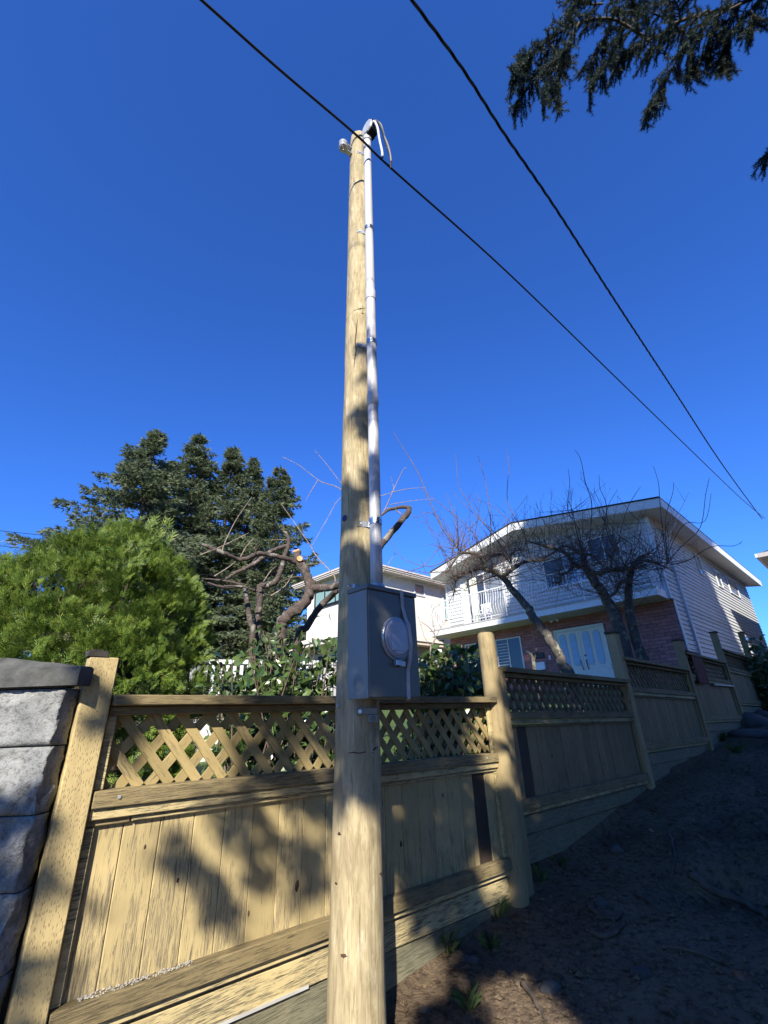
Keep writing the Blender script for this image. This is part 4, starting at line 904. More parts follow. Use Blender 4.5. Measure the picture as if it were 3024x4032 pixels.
# lower outlying conifer sprays at the far left edge
fir('fir_tree', 'small far fir low at the left edge of the picture', pol(-42.8, 48, -1), 13.5, 3.6, 9, 120, sprig=.6, group='firs behind the yard', dens=8)
fir('fir_tree', 'golden green conifer beside the white house at the right edge', hp(-1.5, 47, .9), 9.6, 2.6, 12, 150, sprig=.5, group='trees at the right edge', dens=10, mat='gold_leaf')

def cedar():
    """clipped cedar: upright flat sprays over a dark core"""
    rn = random.Random(21); c = pol(-32.4, 5.0); t = thing('cedar_shrub', 'big rounded bright green cedar behind the corner post', 'shrub', c, 0, c); zc = c.z
    top = .372*4.75; lf, wood = MB(), MB(); Hh = top-zc
    def prof(q): return 1.13*(math.sin(math.pi*min(1, .17+.83*q)**.9) if q > .45 else 1.0)**.62 if q < 1 else 0
    def surf(a, q):
        r = float(np.interp(q, [0, .2, .45, .62, .76, .87, .95, 1], [.90, .95, .95, .90, .78, .58, .34, .07])); lump = .10*noise.noise(Vector((math.cos(a)*1.6, math.sin(a)*1.6, q*3.4)))+.055*noise.noise(Vector((math.cos(a)*4.5+7, math.sin(a)*4.5, q*8)))
        return r*(1+lump*1.3), zc+Hh*q*(1+.05*noise.noise(Vector((math.cos(a)*2.3, math.sin(a)*2.3, 4))))
    for i in range(26):
        a = rn.uniform(0, 6.28); q = rn.uniform(.5, .95); r, z = surf(a, q); wood = MB(); wood.tube([c+Vector((rn.gauss(0, .08), rn.gauss(0, .08), .1)), c+Vector((math.cos(a)*r*.4, math.sin(a)*r*.4, (z-zc)*.55)), c+Vector((math.cos(a)*r*.85, math.sin(a)*r*.85, (z-zc)*.95))], [.035, .02, .006], 5); part('branch', wood, 'bark_fir', t, smooth=True)
    def frond(p, d, l, nrm):
        s_ = d.cross(nrm).normalized(); n = 3
        def strip(a, dd, ll, ww):
            q = dd.cross(nrm).normalized()*ww; o = len(lf.v); m_ = a+dd*ll*.5
            lf.v += [tuple(a), tuple(m_+q), tuple(a+dd*ll), tuple(m_-q)]; lf.f.append((o, o+1, o+2, o+3))
        strip(p, d, l, l*.045)
        for k in range(n):
            f = .12+.78*k/n; a = p+d*(l*f); ll = l*(.52-.30*f)*rn.uniform(.8, 1.15)
            for sg in (-1, 1): strip(a, (d*.82+s_*sg*.62+nrm*rn.gauss(0, .12)).normalized(), ll*1.25, l*.042)
    n = 0
    while n < 2300:
        a = rn.uniform(3.0, 6.9) if rn.random() < .85 else rn.uniform(0, 6.28); q = rn.random()**.8
        r, z = surf(a, q); nz = noise.noise(Vector((math.cos(a)*r*3.1, math.sin(a)*r*3.1, z*2.6)))
        depth = rn.random()**2*.16 + (.20 if nz < -.22 else .09 if nz < -.08 else 0)
        if nz < -.22 and rn.random() < .4: n += 1; continue
        o = Vector((math.cos(a), math.sin(a), 0)); c0 = c+o*(r-depth-.06); c0.z = z-depth*.5
        d0 = (o*rn.uniform(.35, .8)+Vector((rn.gauss(0, .3), rn.gauss(0, .3), (.35+.75*q)*rn.uniform(.6, 1.1)-(.45 if q < .45 else 0)))).normalized(); s0 = d0.orthogonal().normalized(); s1_ = d0.cross(s0)
        n0 = (o+Vector((rn.gauss(0, .5), rn.gauss(0, .5), rn.gauss(.2, .4)))); L0 = rn.uniform(.07, .15); m = 20
        for k in range(m):
            f = rn.random(); an = rn.uniform(0, 6.283); sp_ = .07*(1-.5*f); p = c0+d0*(L0*f)+(s0*math.cos(an)+s1_*math.sin(an))*sp_*rn.random()
            nq = (n0-d0*n0.dot(d0)).normalized(); sq = d0.cross(nq); d = (d0+sq*rn.uniform(-.85, .85)+nq*rn.gauss(0, .14)+Vector((0, 0, rn.gauss(-.04, .08)))).normalized(); p = c0+d0*(L0*f)+sq*(.06*rn.uniform(-1, 1))+nq*rn.gauss(0, .02)
            nrm = nq+Vector((rn.gauss(0, .18), rn.gauss(0, .18), rn.gauss(0, .18))); nrm = (nrm-d*nrm.dot(d)).normalized()
            frond(p, d, rn.uniform(.05, .095), nrm)
        n += 1
    # a leader spray standing up at the top
    tp = at(333*1.8228, 1145*1.8228, 4.75)
    for k in range(46): frond(tp+Vector((rn.gauss(0, .05), rn.gauss(0, .05), rn.uniform(-.22, .06))), Vector((rn.gauss(0, .28), rn.gauss(0, .28), 1)).normalized(), rn.uniform(.09, .16), Vector((rn.gauss(0, 1), -1, .1)).normalized())
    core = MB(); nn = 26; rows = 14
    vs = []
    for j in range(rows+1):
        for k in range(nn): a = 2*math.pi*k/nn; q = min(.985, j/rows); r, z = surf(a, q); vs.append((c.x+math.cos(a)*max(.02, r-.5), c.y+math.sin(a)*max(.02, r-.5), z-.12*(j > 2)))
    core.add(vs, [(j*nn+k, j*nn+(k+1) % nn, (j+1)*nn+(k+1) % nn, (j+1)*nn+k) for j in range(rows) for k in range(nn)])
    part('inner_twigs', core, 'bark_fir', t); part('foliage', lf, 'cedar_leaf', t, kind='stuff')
cedar()

def shrub(label, boxes, seed, h, n, leafl=.085, mat='camellia_leaf', group=None, base_px=None, name='camellia_shrub', zlo=None, dense=1):
    """broad-leaved shrub; boxes = photo areas (x0, y0, x1, y1 in photo pixels) at distance h with some depth"""
    rn = random.Random(seed); cx = sum((b[0]+b[2])/2 for b in boxes)/len(boxes); b0 = at(base_px or cx, 2900, h); b0.z = gz(b0.x, b0.y, False); t = thing(name, label, 'shrub', b0, 0, b0, group); wood, lf = MB(), MB()
    tot = sum((b[2]-b[0])*(b[3]-b[1]) for b in boxes); tips = []
    for bx in boxes:
        m = max(2, int(n/16*(bx[2]-bx[0])*(bx[3]-bx[1])/tot))
        for i in range(m): tips.append(at(rn.uniform(bx[0], bx[2]), bx[1]+(bx[3]-bx[1])*rn.random()**.8, h+rn.gauss(0, .32)))
    stems = [b0+Vector((rn.gauss(0, .22), rn.gauss(0, .15), 0)) for _ in range(7)]
    for s_ in stems: s_.z = gz(s_.x, s_.y, False)-.03
    for tp in tips:
        s_ = min(stems, key=lambda q: (q.x-tp.x)**2+(q.y-tp.y)**2+rn.random()*.25); mid = s_*.45+tp*.55+Vector((rn.gauss(0, .06), rn.gauss(0, .06), -.08))
        wood.tube(smoothp([s_, mid, tp], 3), rad_lerp([.014, .007, .003], 7), 4, cap=False)
        d0 = (tp-mid).normalized()
        for k in range(16):
            f = rn.random()**.6; p = mid+(tp-mid)*(.35+.65*f)+Vector((rn.gauss(0, .05), rn.gauss(0, .05), rn.gauss(0, .05)))
            d = (d0*.5+Vector((rn.gauss(0, .8), rn.gauss(0, .8), rn.gauss(.05, .55)))).normalized(); nr = (Vector((rn.gauss(0, .5), rn.gauss(-.25, .5), rn.uniform(.3, 1)))); nr = (nr-d*nr.dot(d)).normalized(); s2 = d.cross(nr); l = leafl*rn.uniform(.6, 1.2); w_ = l*.24
            o = len(lf.v); lf.v += [tuple(p), tuple(p+d*l*.3+s2*w_+nr*l*.06), tuple(p+d*l*.68+s2*w_*.85+nr*l*.05), tuple(p+d*l-nr*l*.08), tuple(p+d*l*.68-s2*w_*.85+nr*l*.05), tuple(p+d*l*.3-s2*w_+nr*l*.06), tuple(p+d*l*.5)]
            lf.f += [(o, o+1, o+6), (o+1, o+2, o+6), (o+2, o+3, o+6), (o+3, o+4, o+6), (o+4, o+5, o+6), (o+5, o, o+6)]
    part('stems', wood, 'twig', t, smooth=True, kind='stuff'); part('foliage', lf, mat, t, kind='stuff'); return t
D_ = 1.8228
def bxs(*bs): return [tuple(q*D_ for q in b) for b in bs]
shrub('glossy dark green shrub behind the lattice left of the pole', bxs((470, 1420, 560, 1640), (540, 1385, 640, 1640), (620, 1375, 725, 1640), (560, 1350, 610, 1400)), 31, 3.9, 5000, .084)
shrub('glossy shrub with bare stems right of the meter box', bxs((905, 1415, 960, 1560), (950, 1395, 1040, 1540), (985, 1430, 1040, 1620)), 32, 5.0, 2600, .115)
shrub('dark glossy shrub beyond the far end of the fence', bxs((1595, 1425, 1665, 1540), (1625, 1370, 1700, 1560)), 33, 12.6, 1500, .15)
shrub('low green ground shrub seen through the lattice right of the pole', bxs((850, 1570, 1040, 1650),), 35, 4.6, 500, .07, name='garden_shrub')

# bare fruit trees ------------------------------------------------------------
def wood_tree(name, label, base, limbs, twigs, seed, bark_, twig_, group=None, sprout=None, cuts=()):
    rn = random.Random(seed); t = thing(name, label, 'tree', base, 0, base, group); trunk, tw = MB(), MB(); allp = []
    for i, (P, R) in enumerate(limbs):
        c = smoothp(P, 5); rr = rad_lerp(R, len(c)); c = [p+Vector((rn.gauss(0, .12), rn.gauss(0, .12), rn.gauss(0, .12)))*r for p, r in zip(c, rr)]
        mb = MB().tube(c, [r*(1+.10*noise.noise(p*9)) for p, r in zip(c, rr)], 10); part('trunk' if i == 0 else 'limb', mb, bark_, t, smooth=True)
        if i: allp += [(c[k], (c[min(k+1, len(c)-1)]-c[max(k-1, 0)]).normalized(), rr[k]) for k in range(len(c))]
        else: allp += [(c[k], (c[min(k+1, len(c)-1)]-c[max(k-1, 0)]).normalized(), rr[k]) for k in range(int(len(c)*.8), len(c))]
    def twig(p, d, l, r, gen, up):
        n = max(3, int(l/.09)); c = [Vector(p)]; q = Vector(d)
        for k in range(n):
            q = (q+Vector((rn.gauss(0, .10), rn.gauss(0, .10), rn.gauss(0, .08)+up*.045))).normalized(); c.append(c[-1]+q*(l/n))
        tw.tube(c, [max(.0016, r*(1-.72*k/n)) for k in range(n+1)], 4 if r > .004 else 3, cap=False)
        for k in range(1, n):
            if rn.random() < .55: e = (q.orthogonal()*rn.gauss(0, 1)+Vector((rn.gauss(0, 1), rn.gauss(0, 1), rn.gauss(0, .5)))).normalized(); tw.tube([c[k], c[k]+e*rn.uniform(.012, .03)], [.0022, .0012], 3, cap=False)
            if gen and rn.random() < .26: twig(c[k], (c[k]-c[k-1]).normalized()*.7+Vector((rn.gauss(0, .55), rn.gauss(0, .55), rn.gauss(.15, .4))), l*rn.uniform(.25, .55)*(1-.4*k/n), r*.55, gen-1, up)
    for P, r in twigs:
        if not sprout: tw = MB()
        c = smoothp(P, 5); tw.tube(c, [max(.002, r*(1-.7*k/len(c))) for k in range(len(c))], 5, cap=False)
        for k in range(1, len(c)):
            if rn.random() < .8: e = Vector((rn.gauss(0, 1), rn.gauss(0, 1), rn.gauss(0, 1))).normalized(); tw.tube([c[k], c[k]+e*rn.uniform(.01, .028)], [.004, .002], 4)
        if not sprout: part('twig', tw, twig_, t, smooth=True)
    if sprout:
        for (cnt, lmin, lmax, dirf, up) in sprout:
            for i in range(cnt):
                p, d, r = rn.choice(allp); twig(p, dirf(rn, d).normalized(), rn.uniform(lmin, lmax), rn.uniform(.004, .0085), 2, up)
    if sprout: part('twigs', tw, twig_, t, smooth=True, kind='stuff')
    for (p, d, r) in cuts: part('cut_face', MB().disc(p, d, r, r*.96, .012, 18), 'cut_wood', t)
    return t
def Zm(x0, y0, s_): return lambda a, b, h: at(x0+a*s_, y0+b*s_, h)
s6 = 600/1659; s42 = 700/1659
R1, R2, K, Q7, R6 = Zm(1650, 2150, s6), Zm(2200, 1900, s6), Zm(700, 1700, s42), Zm(1400, 1650, s42), Zm(1650, 1900, s6)
def pl(f, h, *pts): # points with optional own distance
    out = []
    for i, p in enumerate(pts): out.append(f(p[0], p[1], (p[2] if len(p) > 2 else h)))
    return out
def grounded(P):
    p = P[0]; q = Vector((p.x+.02, p.y, gz(p.x, p.y, False)-.05)); return [q]+P
upf = lambda rn, d: Vector((rn.gauss(0, .38), rn.gauss(0, .38), rn.uniform(.55, 1.2)))
outf = lambda rn, d: Vector((rn.gauss(0, 1), rn.gauss(0, 1), rn.gauss(.15, .5)))
dnf = lambda rn, d: Vector((rn.gauss(0, 1), rn.gauss(0, 1), rn.gauss(-.35, .3)))
hA = 9.6
LA = [(grounded(pl(R1, hA, (1640, 1420), (1580, 1310), (1500, 1150), (1390, 970), (1265, 810), (1175, 665), (1065, 540), (965, 405), (905, 330))), [.16, .145, .125, .12, .112, .105, .1, .09, .085]),
      (pl(R1, hA, (905, 330), (820, 282, 9.5), (725, 248, 9.4), (705, 170, 9.3), (660, 108, 9.2), (570, 75, 9.1), (470, 72, 9.0), (415, 15, 8.9)), [.085, .075, .07, .062, .055, .048, .036, .02]),
      (pl(R1, 9.0, (470, 72), (405, 130, 8.9), (345, 225, 8.8), (312, 285, 8.8)), [.036, .03, .024, .016]),
      (pl(R1, 9.4, (725, 248), (640, 250, 9.5), (560, 282, 9.6), (500, 285, 9.7), (440, 345, 9.8), (400, 390, 9.8), (386, 470, 9.8), (375, 545, 9.8)), [.05, .045, .042, .036, .032, .026, .02, .01]),
      (pl(R1, 9.55, (925, 322), (965, 290, 9.6), (1030, 242, 9.7), (1100, 200, 9.8), (1190, 162, 9.9), (1300, 155, 10), (1425, 140, 10.1)), [.075, .062, .052, .046, .042, .036, .026]),
      (pl(R1, 9.4, (725, 160), (800, 108, 9.6), (880, 92, 9.8), (935, 110, 10), (985, 180, 10.1)), [.05, .042, .036, .03, .018]),
      (pl(R1, 9.6, (1010, 230), (1000, 100, 9.7), (1060, 50, 9.9), (1150, 30, 10.1)), [.03, .026, .02, .012]),
      (pl(R1, 9.5, (860, 320), (760, 345, 9.3), (640, 400, 9.1), (510, 460, 9.0)), [.028, .022, .018, .010])]
TA = [(pl(Q7, 8.9, (960, 1190), (830, 1060), (700, 780), (600, 540), (520, 390), (430, 250), (352, 120)), .014), (pl(Q7, 9.0, (930, 1180), (720, 880), (560, 920), (520, 880)), .009), (pl(Q7, 9.0, (950, 1200), (940, 1000), (905, 850), (845, 690)), .012),
      (pl(Q7, 9.1, (985, 1210), (1010, 1100), (1120, 970), (1180, 900)), .01), (pl(Q7, 9.2, (1190, 1280), (1130, 1110), (990, 950), (760, 770), (600, 640)), .012), (pl(Q7, 9.3, (1250, 1290), (1260, 1050), (1250, 820), (1205, 560), (1145, 350)), .012),
      (pl(Q7, 9.5, (1400, 1230), (1170, 940), (1040, 760), (960, 600), (935, 330)), .012), (pl(Q7, 9.3, (1410, 1220), (1420, 960)), .012), (pl(Q7, 9.6, (1440, 1200), (1300, 1060), (1110, 890), (890, 670)), .011), (pl(Q7, 8.9, (960, 1240), (780, 1350), (640, 1370), (430, 1290), (330, 1120)), .011),
      (pl(Q7, 8.9, (640, 1370), (890, 1085)), .008), (pl(Q7, 8.9, (640, 1375), (450, 1440), (265, 1510)), .009), (pl(Q7, 9.9, (1640, 1330), (1560, 1050), (1420, 780), (1430, 450), (1410, 290)), .012), (pl(Q7, 9.9, (1500, 1020), (1290, 820), (1090, 740)), .009), (pl(Q7, 9.9, (1380, 990), (1500, 850), (1605, 715)), .008)]
LA = [(P, [r*.76 for r in Rr]) for P, Rr in LA]
wood_tree('apple_tree', 'bare apple tree leaning left, nearest the balcony door', LA[0][0][0], LA, TA, 41, 'bark_apple', 'twig', 'bare apple trees', [(100, .5, 1.4, upf, .6), (170, .3, 1.0, outf, .3), (70, .2, .6, dnf, 0)])
hB = 10.4
LB = [(grounded(pl(R2, hB, (640, 1530), (575, 1390), (500, 1235), (420, 1120), (345, 1005), (290, 910), (262, 790), (250, 715))), [.17, .15, .135, .125, .115, .105, .085, .05]),
      (grounded(pl(R2, hB+.1, (800, 1560), (772, 1390), (762, 1210), (762, 1085), (790, 965), (832, 880), (905, 812), (990, 768))), [.14, .12, .105, .095, .085, .07, .05, .03]),
      (pl(R2, hB, (280, 912), (180, 898, 10.2), (130, 850, 10.1), (95, 790, 10), (10, 735, 10), (-150, 690, 9.9), (-330, 640, 9.8)), [.085, .07, .062, .055, .05, .036, .02]),
      (pl(R2, hB, (320, 965), (420, 990, 10.2), (520, 960, 10.1), (640, 945, 10.1), (760, 940, 10), (850, 890, 10), (930, 850, 9.9), (1040, 860, 9.8), (1110, 900, 9.7), (1175, 920, 9.7)), [.07, .062, .056, .052, .048, .045, .04, .034, .028, .016]),
      (pl(R2, hB+.1, (745, 1060), (675, 1090, 10.2), (632, 1180, 10), (560, 1240, 9.8), (480, 1250, 9.8)), [.05, .045, .036, .024, .012]),
      (pl(R2, 10.2, (150, 920), (100, 975, 10), (25, 1010, 9.9), (10, 1080, 9.9), (-60, 1090, 9.9)), [.045, .036, .028, .022, .012]),
      (pl(R2, hB, (250, 760), (180, 740, 10.6), (60, 690, 10.8), (-60, 760, 11), (-150, 820, 11)), [.05, .045, .036, .028, .018]),
      (pl(R2, hB, (270, 800), (330, 780, 10.6), (400, 830, 10.8), (500, 930, 10.9), (560, 960, 11)), [.04, .034, .028, .02, .012]),
      (pl(R2, 10, (560, 950), (580, 800, 9.9), (600, 740, 9.9), (530, 560, 9.9), (480, 300, 9.9)), [.03, .024, .02, .014, .008]),
      (pl(R2, 10.4, (250, 720), (200, 560, 10.4), (150, 300, 10.4)), [.03, .018, .008])]
TB = [(pl(R2, 9.8, (1190, 880), (1220, 700), (1370, 450), (1590, 420), (1659, 120)), .010), (pl(R2, 9.8, (1180, 890), (1330, 700), (1540, 490), (1600, 130), (1640, -50)), .010), (pl(R2, 9.8, (1180, 890), (1130, 500), (1100, 200), (1085, 0), (1030, -180)), .010), (pl(R2, 9.8, (1190, 880), (1160, 420), (1240, 120), (1250, 0)), .009), (pl(R2, 9.7, (1200, 900), (1400, 850), (1659, 700), (1900, 690), (2000, 640)), .010),
      (pl(R2, 10, (700, 930), (800, 700), (600, 520), (380, 70)), .011), (pl(R2, 10.2, (270, 760), (210, 500), (100, 300), (120, 0), (100, -150)), .012), (pl(R2, 10.2, (300, 760), (480, 500), (540, 250), (640, 80)), .010), (pl(R2, 10.4, (420, 840), (520, 300), (450, 60), (440, -80)), .011), (pl(R2, 10.5, (330, 700), (360, 240), (290, 0), (240, -250), (180, -350)), .013), (pl(R2, 10.3, (760, 900), (900, 500), (780, 330), (640, 150)), .01), (pl(R2, 10.3, (620, 760), (740, 300), (890, 45)), .011)]
LB = [(P, [r*.76 for r in Rr]) for P, Rr in LB]
wood_tree('apple_tree', 'bare twin-trunked apple tree in front of the brick wall', LB[0][0][0], LB, TB, 42, 'bark_apple', 'twig', 'bare apple trees', [(130, .5, 1.5, upf, .6), (420, .35, 1.15, outf, .25), (150, .25, .7, dnf, 0)])
hC = 6.0
LC = [(grounded(pl(K, hC, (955, 1990), (965, 1810), (1025, 1720), (1130, 1640), (1222, 1540), (1240, 1440), (1200, 1330), (1150, 1240), (1120, 1180), (1108, 1115))), [.085, .08, .077, .075, .073, .07, .066, .062, .06, .056, .054]),
      (pl(K, hC, (1245, 1450), (1340, 1455, 5.9), (1480, 1440, 5.8), (1620, 1380, 5.7), (1760, 1260, 5.7), (1905, 1050, 5.7)) + pl(Q7, 5.7, (360, 1030), (470, 900), (505, 830)), [.058, .05, .048, .048, .046, .044, .042, .04, .038]),
      (grounded(pl(K, 6.3, (1110, 1960), (1200, 1830), (1290, 1680), (1400, 1560), (1490, 1480, 6.1))), [.05, .048, .046, .044, .042, .04]),
      (pl(K, hC, (1110, 1222), (1000, 1180, 5.9), (860, 1150, 5.8), (740, 1140, 5.7), (650, 1180, 5.6), (560, 1190, 5.6), (450, 1140, 5.5), (330, 1090, 5.5), (220, 1050, 5.5)), [.036, .034, .032, .03, .028, .027, .025, .022, .018]),
      (pl(K, 6.5, (1035, 1060), (900, 1100), (800, 1170), (680, 1250), (540, 1320), (450, 1375)), [.030, .028, .03, .03, .026, .02]),
      (grounded(pl(K, 6.5, (735, 1950), (745, 1750), (762, 1600), (768, 1420))), [.055, .05, .048, .046, .044]),
      (pl(K, 6.5, (768, 1440), (840, 1435), (915, 1395), (960, 1290), (1000, 1150), (1035, 1050), (1015, 950), (985, 930), (990, 860)), [.044, .042, .04, .036, .034, .03, .022, .012, .006]),
      (grounded(pl(K, 6.2, (700, 1950), (680, 1800), (655, 1650), (630, 1500), (620, 1440))), [.042, .04, .036, .034, .03, .026]),
      (pl(K, 6.2, (620, 1430), (430, 1390), (255, 1372)), [.018, .016, .010]), (pl(K, 6.2, (620, 1440), (430, 1450), (280, 1408)), [.020, .017, .011]), (pl(K, 6.1, (430, 1440), (620, 1450), (860, 1528)), [.014, .012, .009]),
      (pl(Q7, 5.7, (500, 825), (420, 822), (310, 850), (235, 905)), [.026, .024, .02, .012]), (pl(K, 6, (1170, 1360), (1090, 1355), (940, 1410)), [.012, .011, .008])]
ST = pl(Q7, 5.7, (235, 905))
TC = [(ST+pl(K, 5.6, (1518, 535), (1400, 490), (1310, 450), (1130, 312), (980, 236)), .008), (ST+pl(K, 5.6, (1600, 560), (1518, 470), (1370, 280), (1280, 178)), .007), (pl(K, 5.6, (1310, 450), (1240, 560), (1195, 645)), .006), (ST+pl(K, 5.7, (1560, 600), (1380, 840), (1260, 1050), (1230, 1052)), .006), (pl(K, 5.9, (1470, 1400), (1450, 1330), (1300, 1170), (1230, 1050), (1090, 850), (963, 670)), .010),
      (pl(K, 5.5, (420, 1130), (430, 1060), (540, 830), (690, 610)), .008), (pl(K, 5.5, (210, 1150), (430, 1060), (660, 945)), .008), (pl(K, 6.1, (870, 1530), (1000, 1440), (1095, 1290)), .009), (pl(K, 6, (1120, 1235), (1250, 1235), (1378, 1218)), .008), (pl(K, 5.6, (585, 1170), (640, 1070), (705, 1000)), .007), (pl(K, 6.4, (800, 1400), (860, 1310), (910, 1260)), .008), (pl(K, 6.1, (340, 1350), (480, 1260), (550, 1200)), .009),
      (pl(Q7, 5.7, (240, 900), (280, 830), (350, 670), (440, 480), (470, 455)), .008), (pl(Q7, 5.7, (350, 680), (500, 650), (645, 640)), .006), (pl(Q7, 5.7, (320, 800), (480, 770), (730, 742)), .006), (pl(Q7, 5.7, (225, 720), (350, 670), (330, 540)), .005), (pl(Q7, 5.7, (430, 890), (340, 830), (260, 850)), .009), (pl(Q7, 5.7, (255, 1430), (370, 1250)), .006)]
wood_tree('cherry_tree', 'heavily pruned cherry tree with sawn stubs behind the pole', LC[0][0][0], LC, TC, 43, 'bark_cherry', 'twig_pale', None, [(10, .15, .4, outf, .1)],
          [(K(1108, 1112, 6.0), Vector((-.2, -.5, .8)).normalized(), .055), (K(1138, 1185, 5.93), Vector((.25, -.9, .1)).normalized(), .04)])
# bare twiggy sapling in front of the balcony's left end and stems by the camellia
s_ = 600/1659; Bz = Zm(1200, 2150, s_)
LS = [(grounded(pl(Bz, 5.2, (1300, 1640), (1310, 1480), (1350, 1250), (1370, 1120), (1425, 1000))), [.02, .018, .016, .014, .011, .008]), (pl(Bz, 5.2, (1425, 1000), (1370, 900), (1260, 820)), [.008, .006, .003]), (grounded(pl(Bz, 5.1, (1440, 1640), (1460, 1520), (1500, 1400))), [.012, .011, .009, .006])]
wood_tree('bare_sapling', 'thin bare sapling rising from the shrub right of the meter box', LS[0][0][0], LS, [(pl(Bz, 5.2, (1425, 1000), (1400, 850), (1390, 700), (1470, 640)), .004), (pl(Bz, 5.2, (1370, 1100), (1300, 980), (1240, 780)), .004), (pl(Bz, 5.2, (1430, 980), (1520, 830), (1600, 800)), .004)], 44, 'twig_pale', 'twig_pale')
LS = [(grounded(pl(R7 if False else Zm(1750, 2450, 500/1659), 7.6, (1175, 600), (1165, 500), (1130, 420), (1070, 380))), [.03, .028, .026, .02, .012]), (pl(Zm(1750, 2450, 500/1659), 7.6, (1165, 500), (1190, 430), (1200, 345)), [.02, .016, .010])]
wood_tree('stump_sapling', 'small cut-back sapling in front of the house number', LS[0][0][0], LS, [], 45, 'bark_apple', 'twig')

# ------------------------------------------------------------------ big fir over the camera: one low limb shows at the top right, the rest gives the shade
def near_fir():
    rn = random.Random(77); bx, by = 5.7, -3.4; b = Vector((bx, by, gz(bx, by, False))); t = thing('overhanging_fir', 'large fir standing behind the camera, its dark limbs hanging in at the top right', 'tree', b, 0, b); Ht = 22.5
    tr = MB(); tr.tube([b+Vector((0, 0, q)) for q in (-.3, 1, 4, 8, 14, 20, Ht)], [.42, .36, .31, .25, .17, .08, .02], 14); part('trunk', tr, 'bark_fir', t, smooth=True)
    wood, lf = MB(), MB()
    hS = Vector((SUN.x, SUN.y, 0)).normalized(); eS = math.asin(SUN.z); RS = Vector((-hS.y, hS.x, 0))
    def inside(p):                                          # the limbs behind the camera must not reach into its view
        q = p.dot(CF)
        if q < .05: return False
        return abs(p.dot(CR))/q < .93 and abs(p.dot(CU))/q < 1.2
    def sunspace(p): return p.dot(RS), p.z*math.cos(eS)-hS.dot(p)*math.sin(eS)
    def lit_gap(p):                                         # openings shaped into the crown by a mask of spots to keep sunlit
        sx, sz = sunspace(p); g = noise.noise(Vector((sx*3.1, sz*3.1, 2.5)))
        if sz < 5.2 and sx < 7:
            if sx < -1.15: return not (sz < .72 and g > -.2)
            if sx < -.46:
                for (ex, ez, rx, rz) in ((-.89, .70, .055, .075), (-.81, .61, .05, .045), (-.74, .84, .08, .05), (-.63, 1.02, .15, .075), (-.56, .82, .045, .10), (-.67, .71, .035, .045), (-1.1, .96, .06, .03)):
                    if ((sx-ex)/rx)**2+((sz-ez)/rz)**2 < 1: return False
                return not (sz > 1.0 and sx > -.85 and sz < 1.5 and g > -.05)
            if sx < -.15:
                if sz > 2.98: return True
                if sz > 2.76: return g < -.12
                if sz > 2.25: return not (2.46 < sz < 2.54 and sx > -.33)
                if sz > 1.96: return g < -.2
                if sz > 1.86: return g < .15
                if sz > .93: return g < -.33
                return g < .28
            if sz > 2.75+.62*max(0, sx+.3): return True
            if .24 < sx < .56 and 1.5 < sz < 2.5: return True
            if sx < .75 and sz < .62: return g < .08
            if sx < .75: return g < -.3
            return sz > 2.2 and g < -.45
        if sz > 9.5:
            edge = 3.0+.55*max(0, sz-13)
            if sx < edge or sx > 12.9: return True
            return noise.noise(Vector((sx*1.1, sz*.45, 7))) < -.42
        return False
    def limb(z, az, Lb, dens, droop, sz_=(.25, .5), wd_=.055, o0=None):
        o = Vector((math.cos(az), math.sin(az), 0)); sd = Vector((-o.y, o.x, 0)); n = 8; c = []; b_ = o0 or b
        for k in range(n+1): s_ = k/n; c.append(Vector((b_.x, b_.y, z))+o*(Lb*s_)+Vector((0, 0, Lb*(.12*s_-droop*s_*s_))))
        c2 = []
        for p in c:
            if inside(p) or (sunspace(p)[0] < .9 and lit_gap(p)): break
            c2.append(p)
        if len(c2) < 3: return
        wood.tube(c2, [max(.008, .010*Lb*(1-.8*k/n)) for k in range(len(c2))], 5, cap=False)
        if len(c2) < len(c) and not inside(c[len(c2)]): wood.tube([p for p in c[len(c2)-1:] if not inside(p)] + [c[len(c2)-1]]*0, .004, 4, cap=False)
        for k in range(int(Lb*dens)):
            s_ = .08+.92*rn.random(); j = min(n-1, int(s_*n)); p = c[j]+(c[j+1]-c[j])*(s_*n-j); wd = Lb*.2*rn.gauss(0, .5)*(1.2-s_*.7); p = p+sd*wd+Vector((0, 0, -abs(wd)*.3-rn.random()*.35))
            e = (o*.6+sd*(rn.gauss(0, .5)+(.5 if wd > 0 else -.5))+Vector((0, 0, rn.uniform(-.8, .1)))).normalized(); l = rn.uniform(*sz_)
            if inside(p) or inside(p+e*l) or lit_gap(p+e*l*.4): continue
            spray(lf, p, e, l, rn, 9, wd_)
    for i in range(260):
        q = rn.random(); z = 6.0+(Ht-6.5)*q; Lb = 4.5*(1-q)**.45*rn.uniform(.7, 1.1)+.5; limb(z, rn.uniform(0, 6.283), Lb, 28, .3, (.6, 1.1), .055)
    # long low limbs that sweep over the lane behind the camera and shade the ground, box and fence
    for i in range(70):
        az = rn.uniform(R_(130), R_(205)); limb(rn.uniform(1.9, 6.4), az, rn.uniform(4.5, 6.9), 66, rn.uniform(.06, .24), (.14, .34), .012)
    for i in range(50):
        az = rn.uniform(R_(-60), R_(60)); limb(rn.uniform(2, 8), az, rn.uniform(3, 5), 30, .25, (.3, .6), .025)
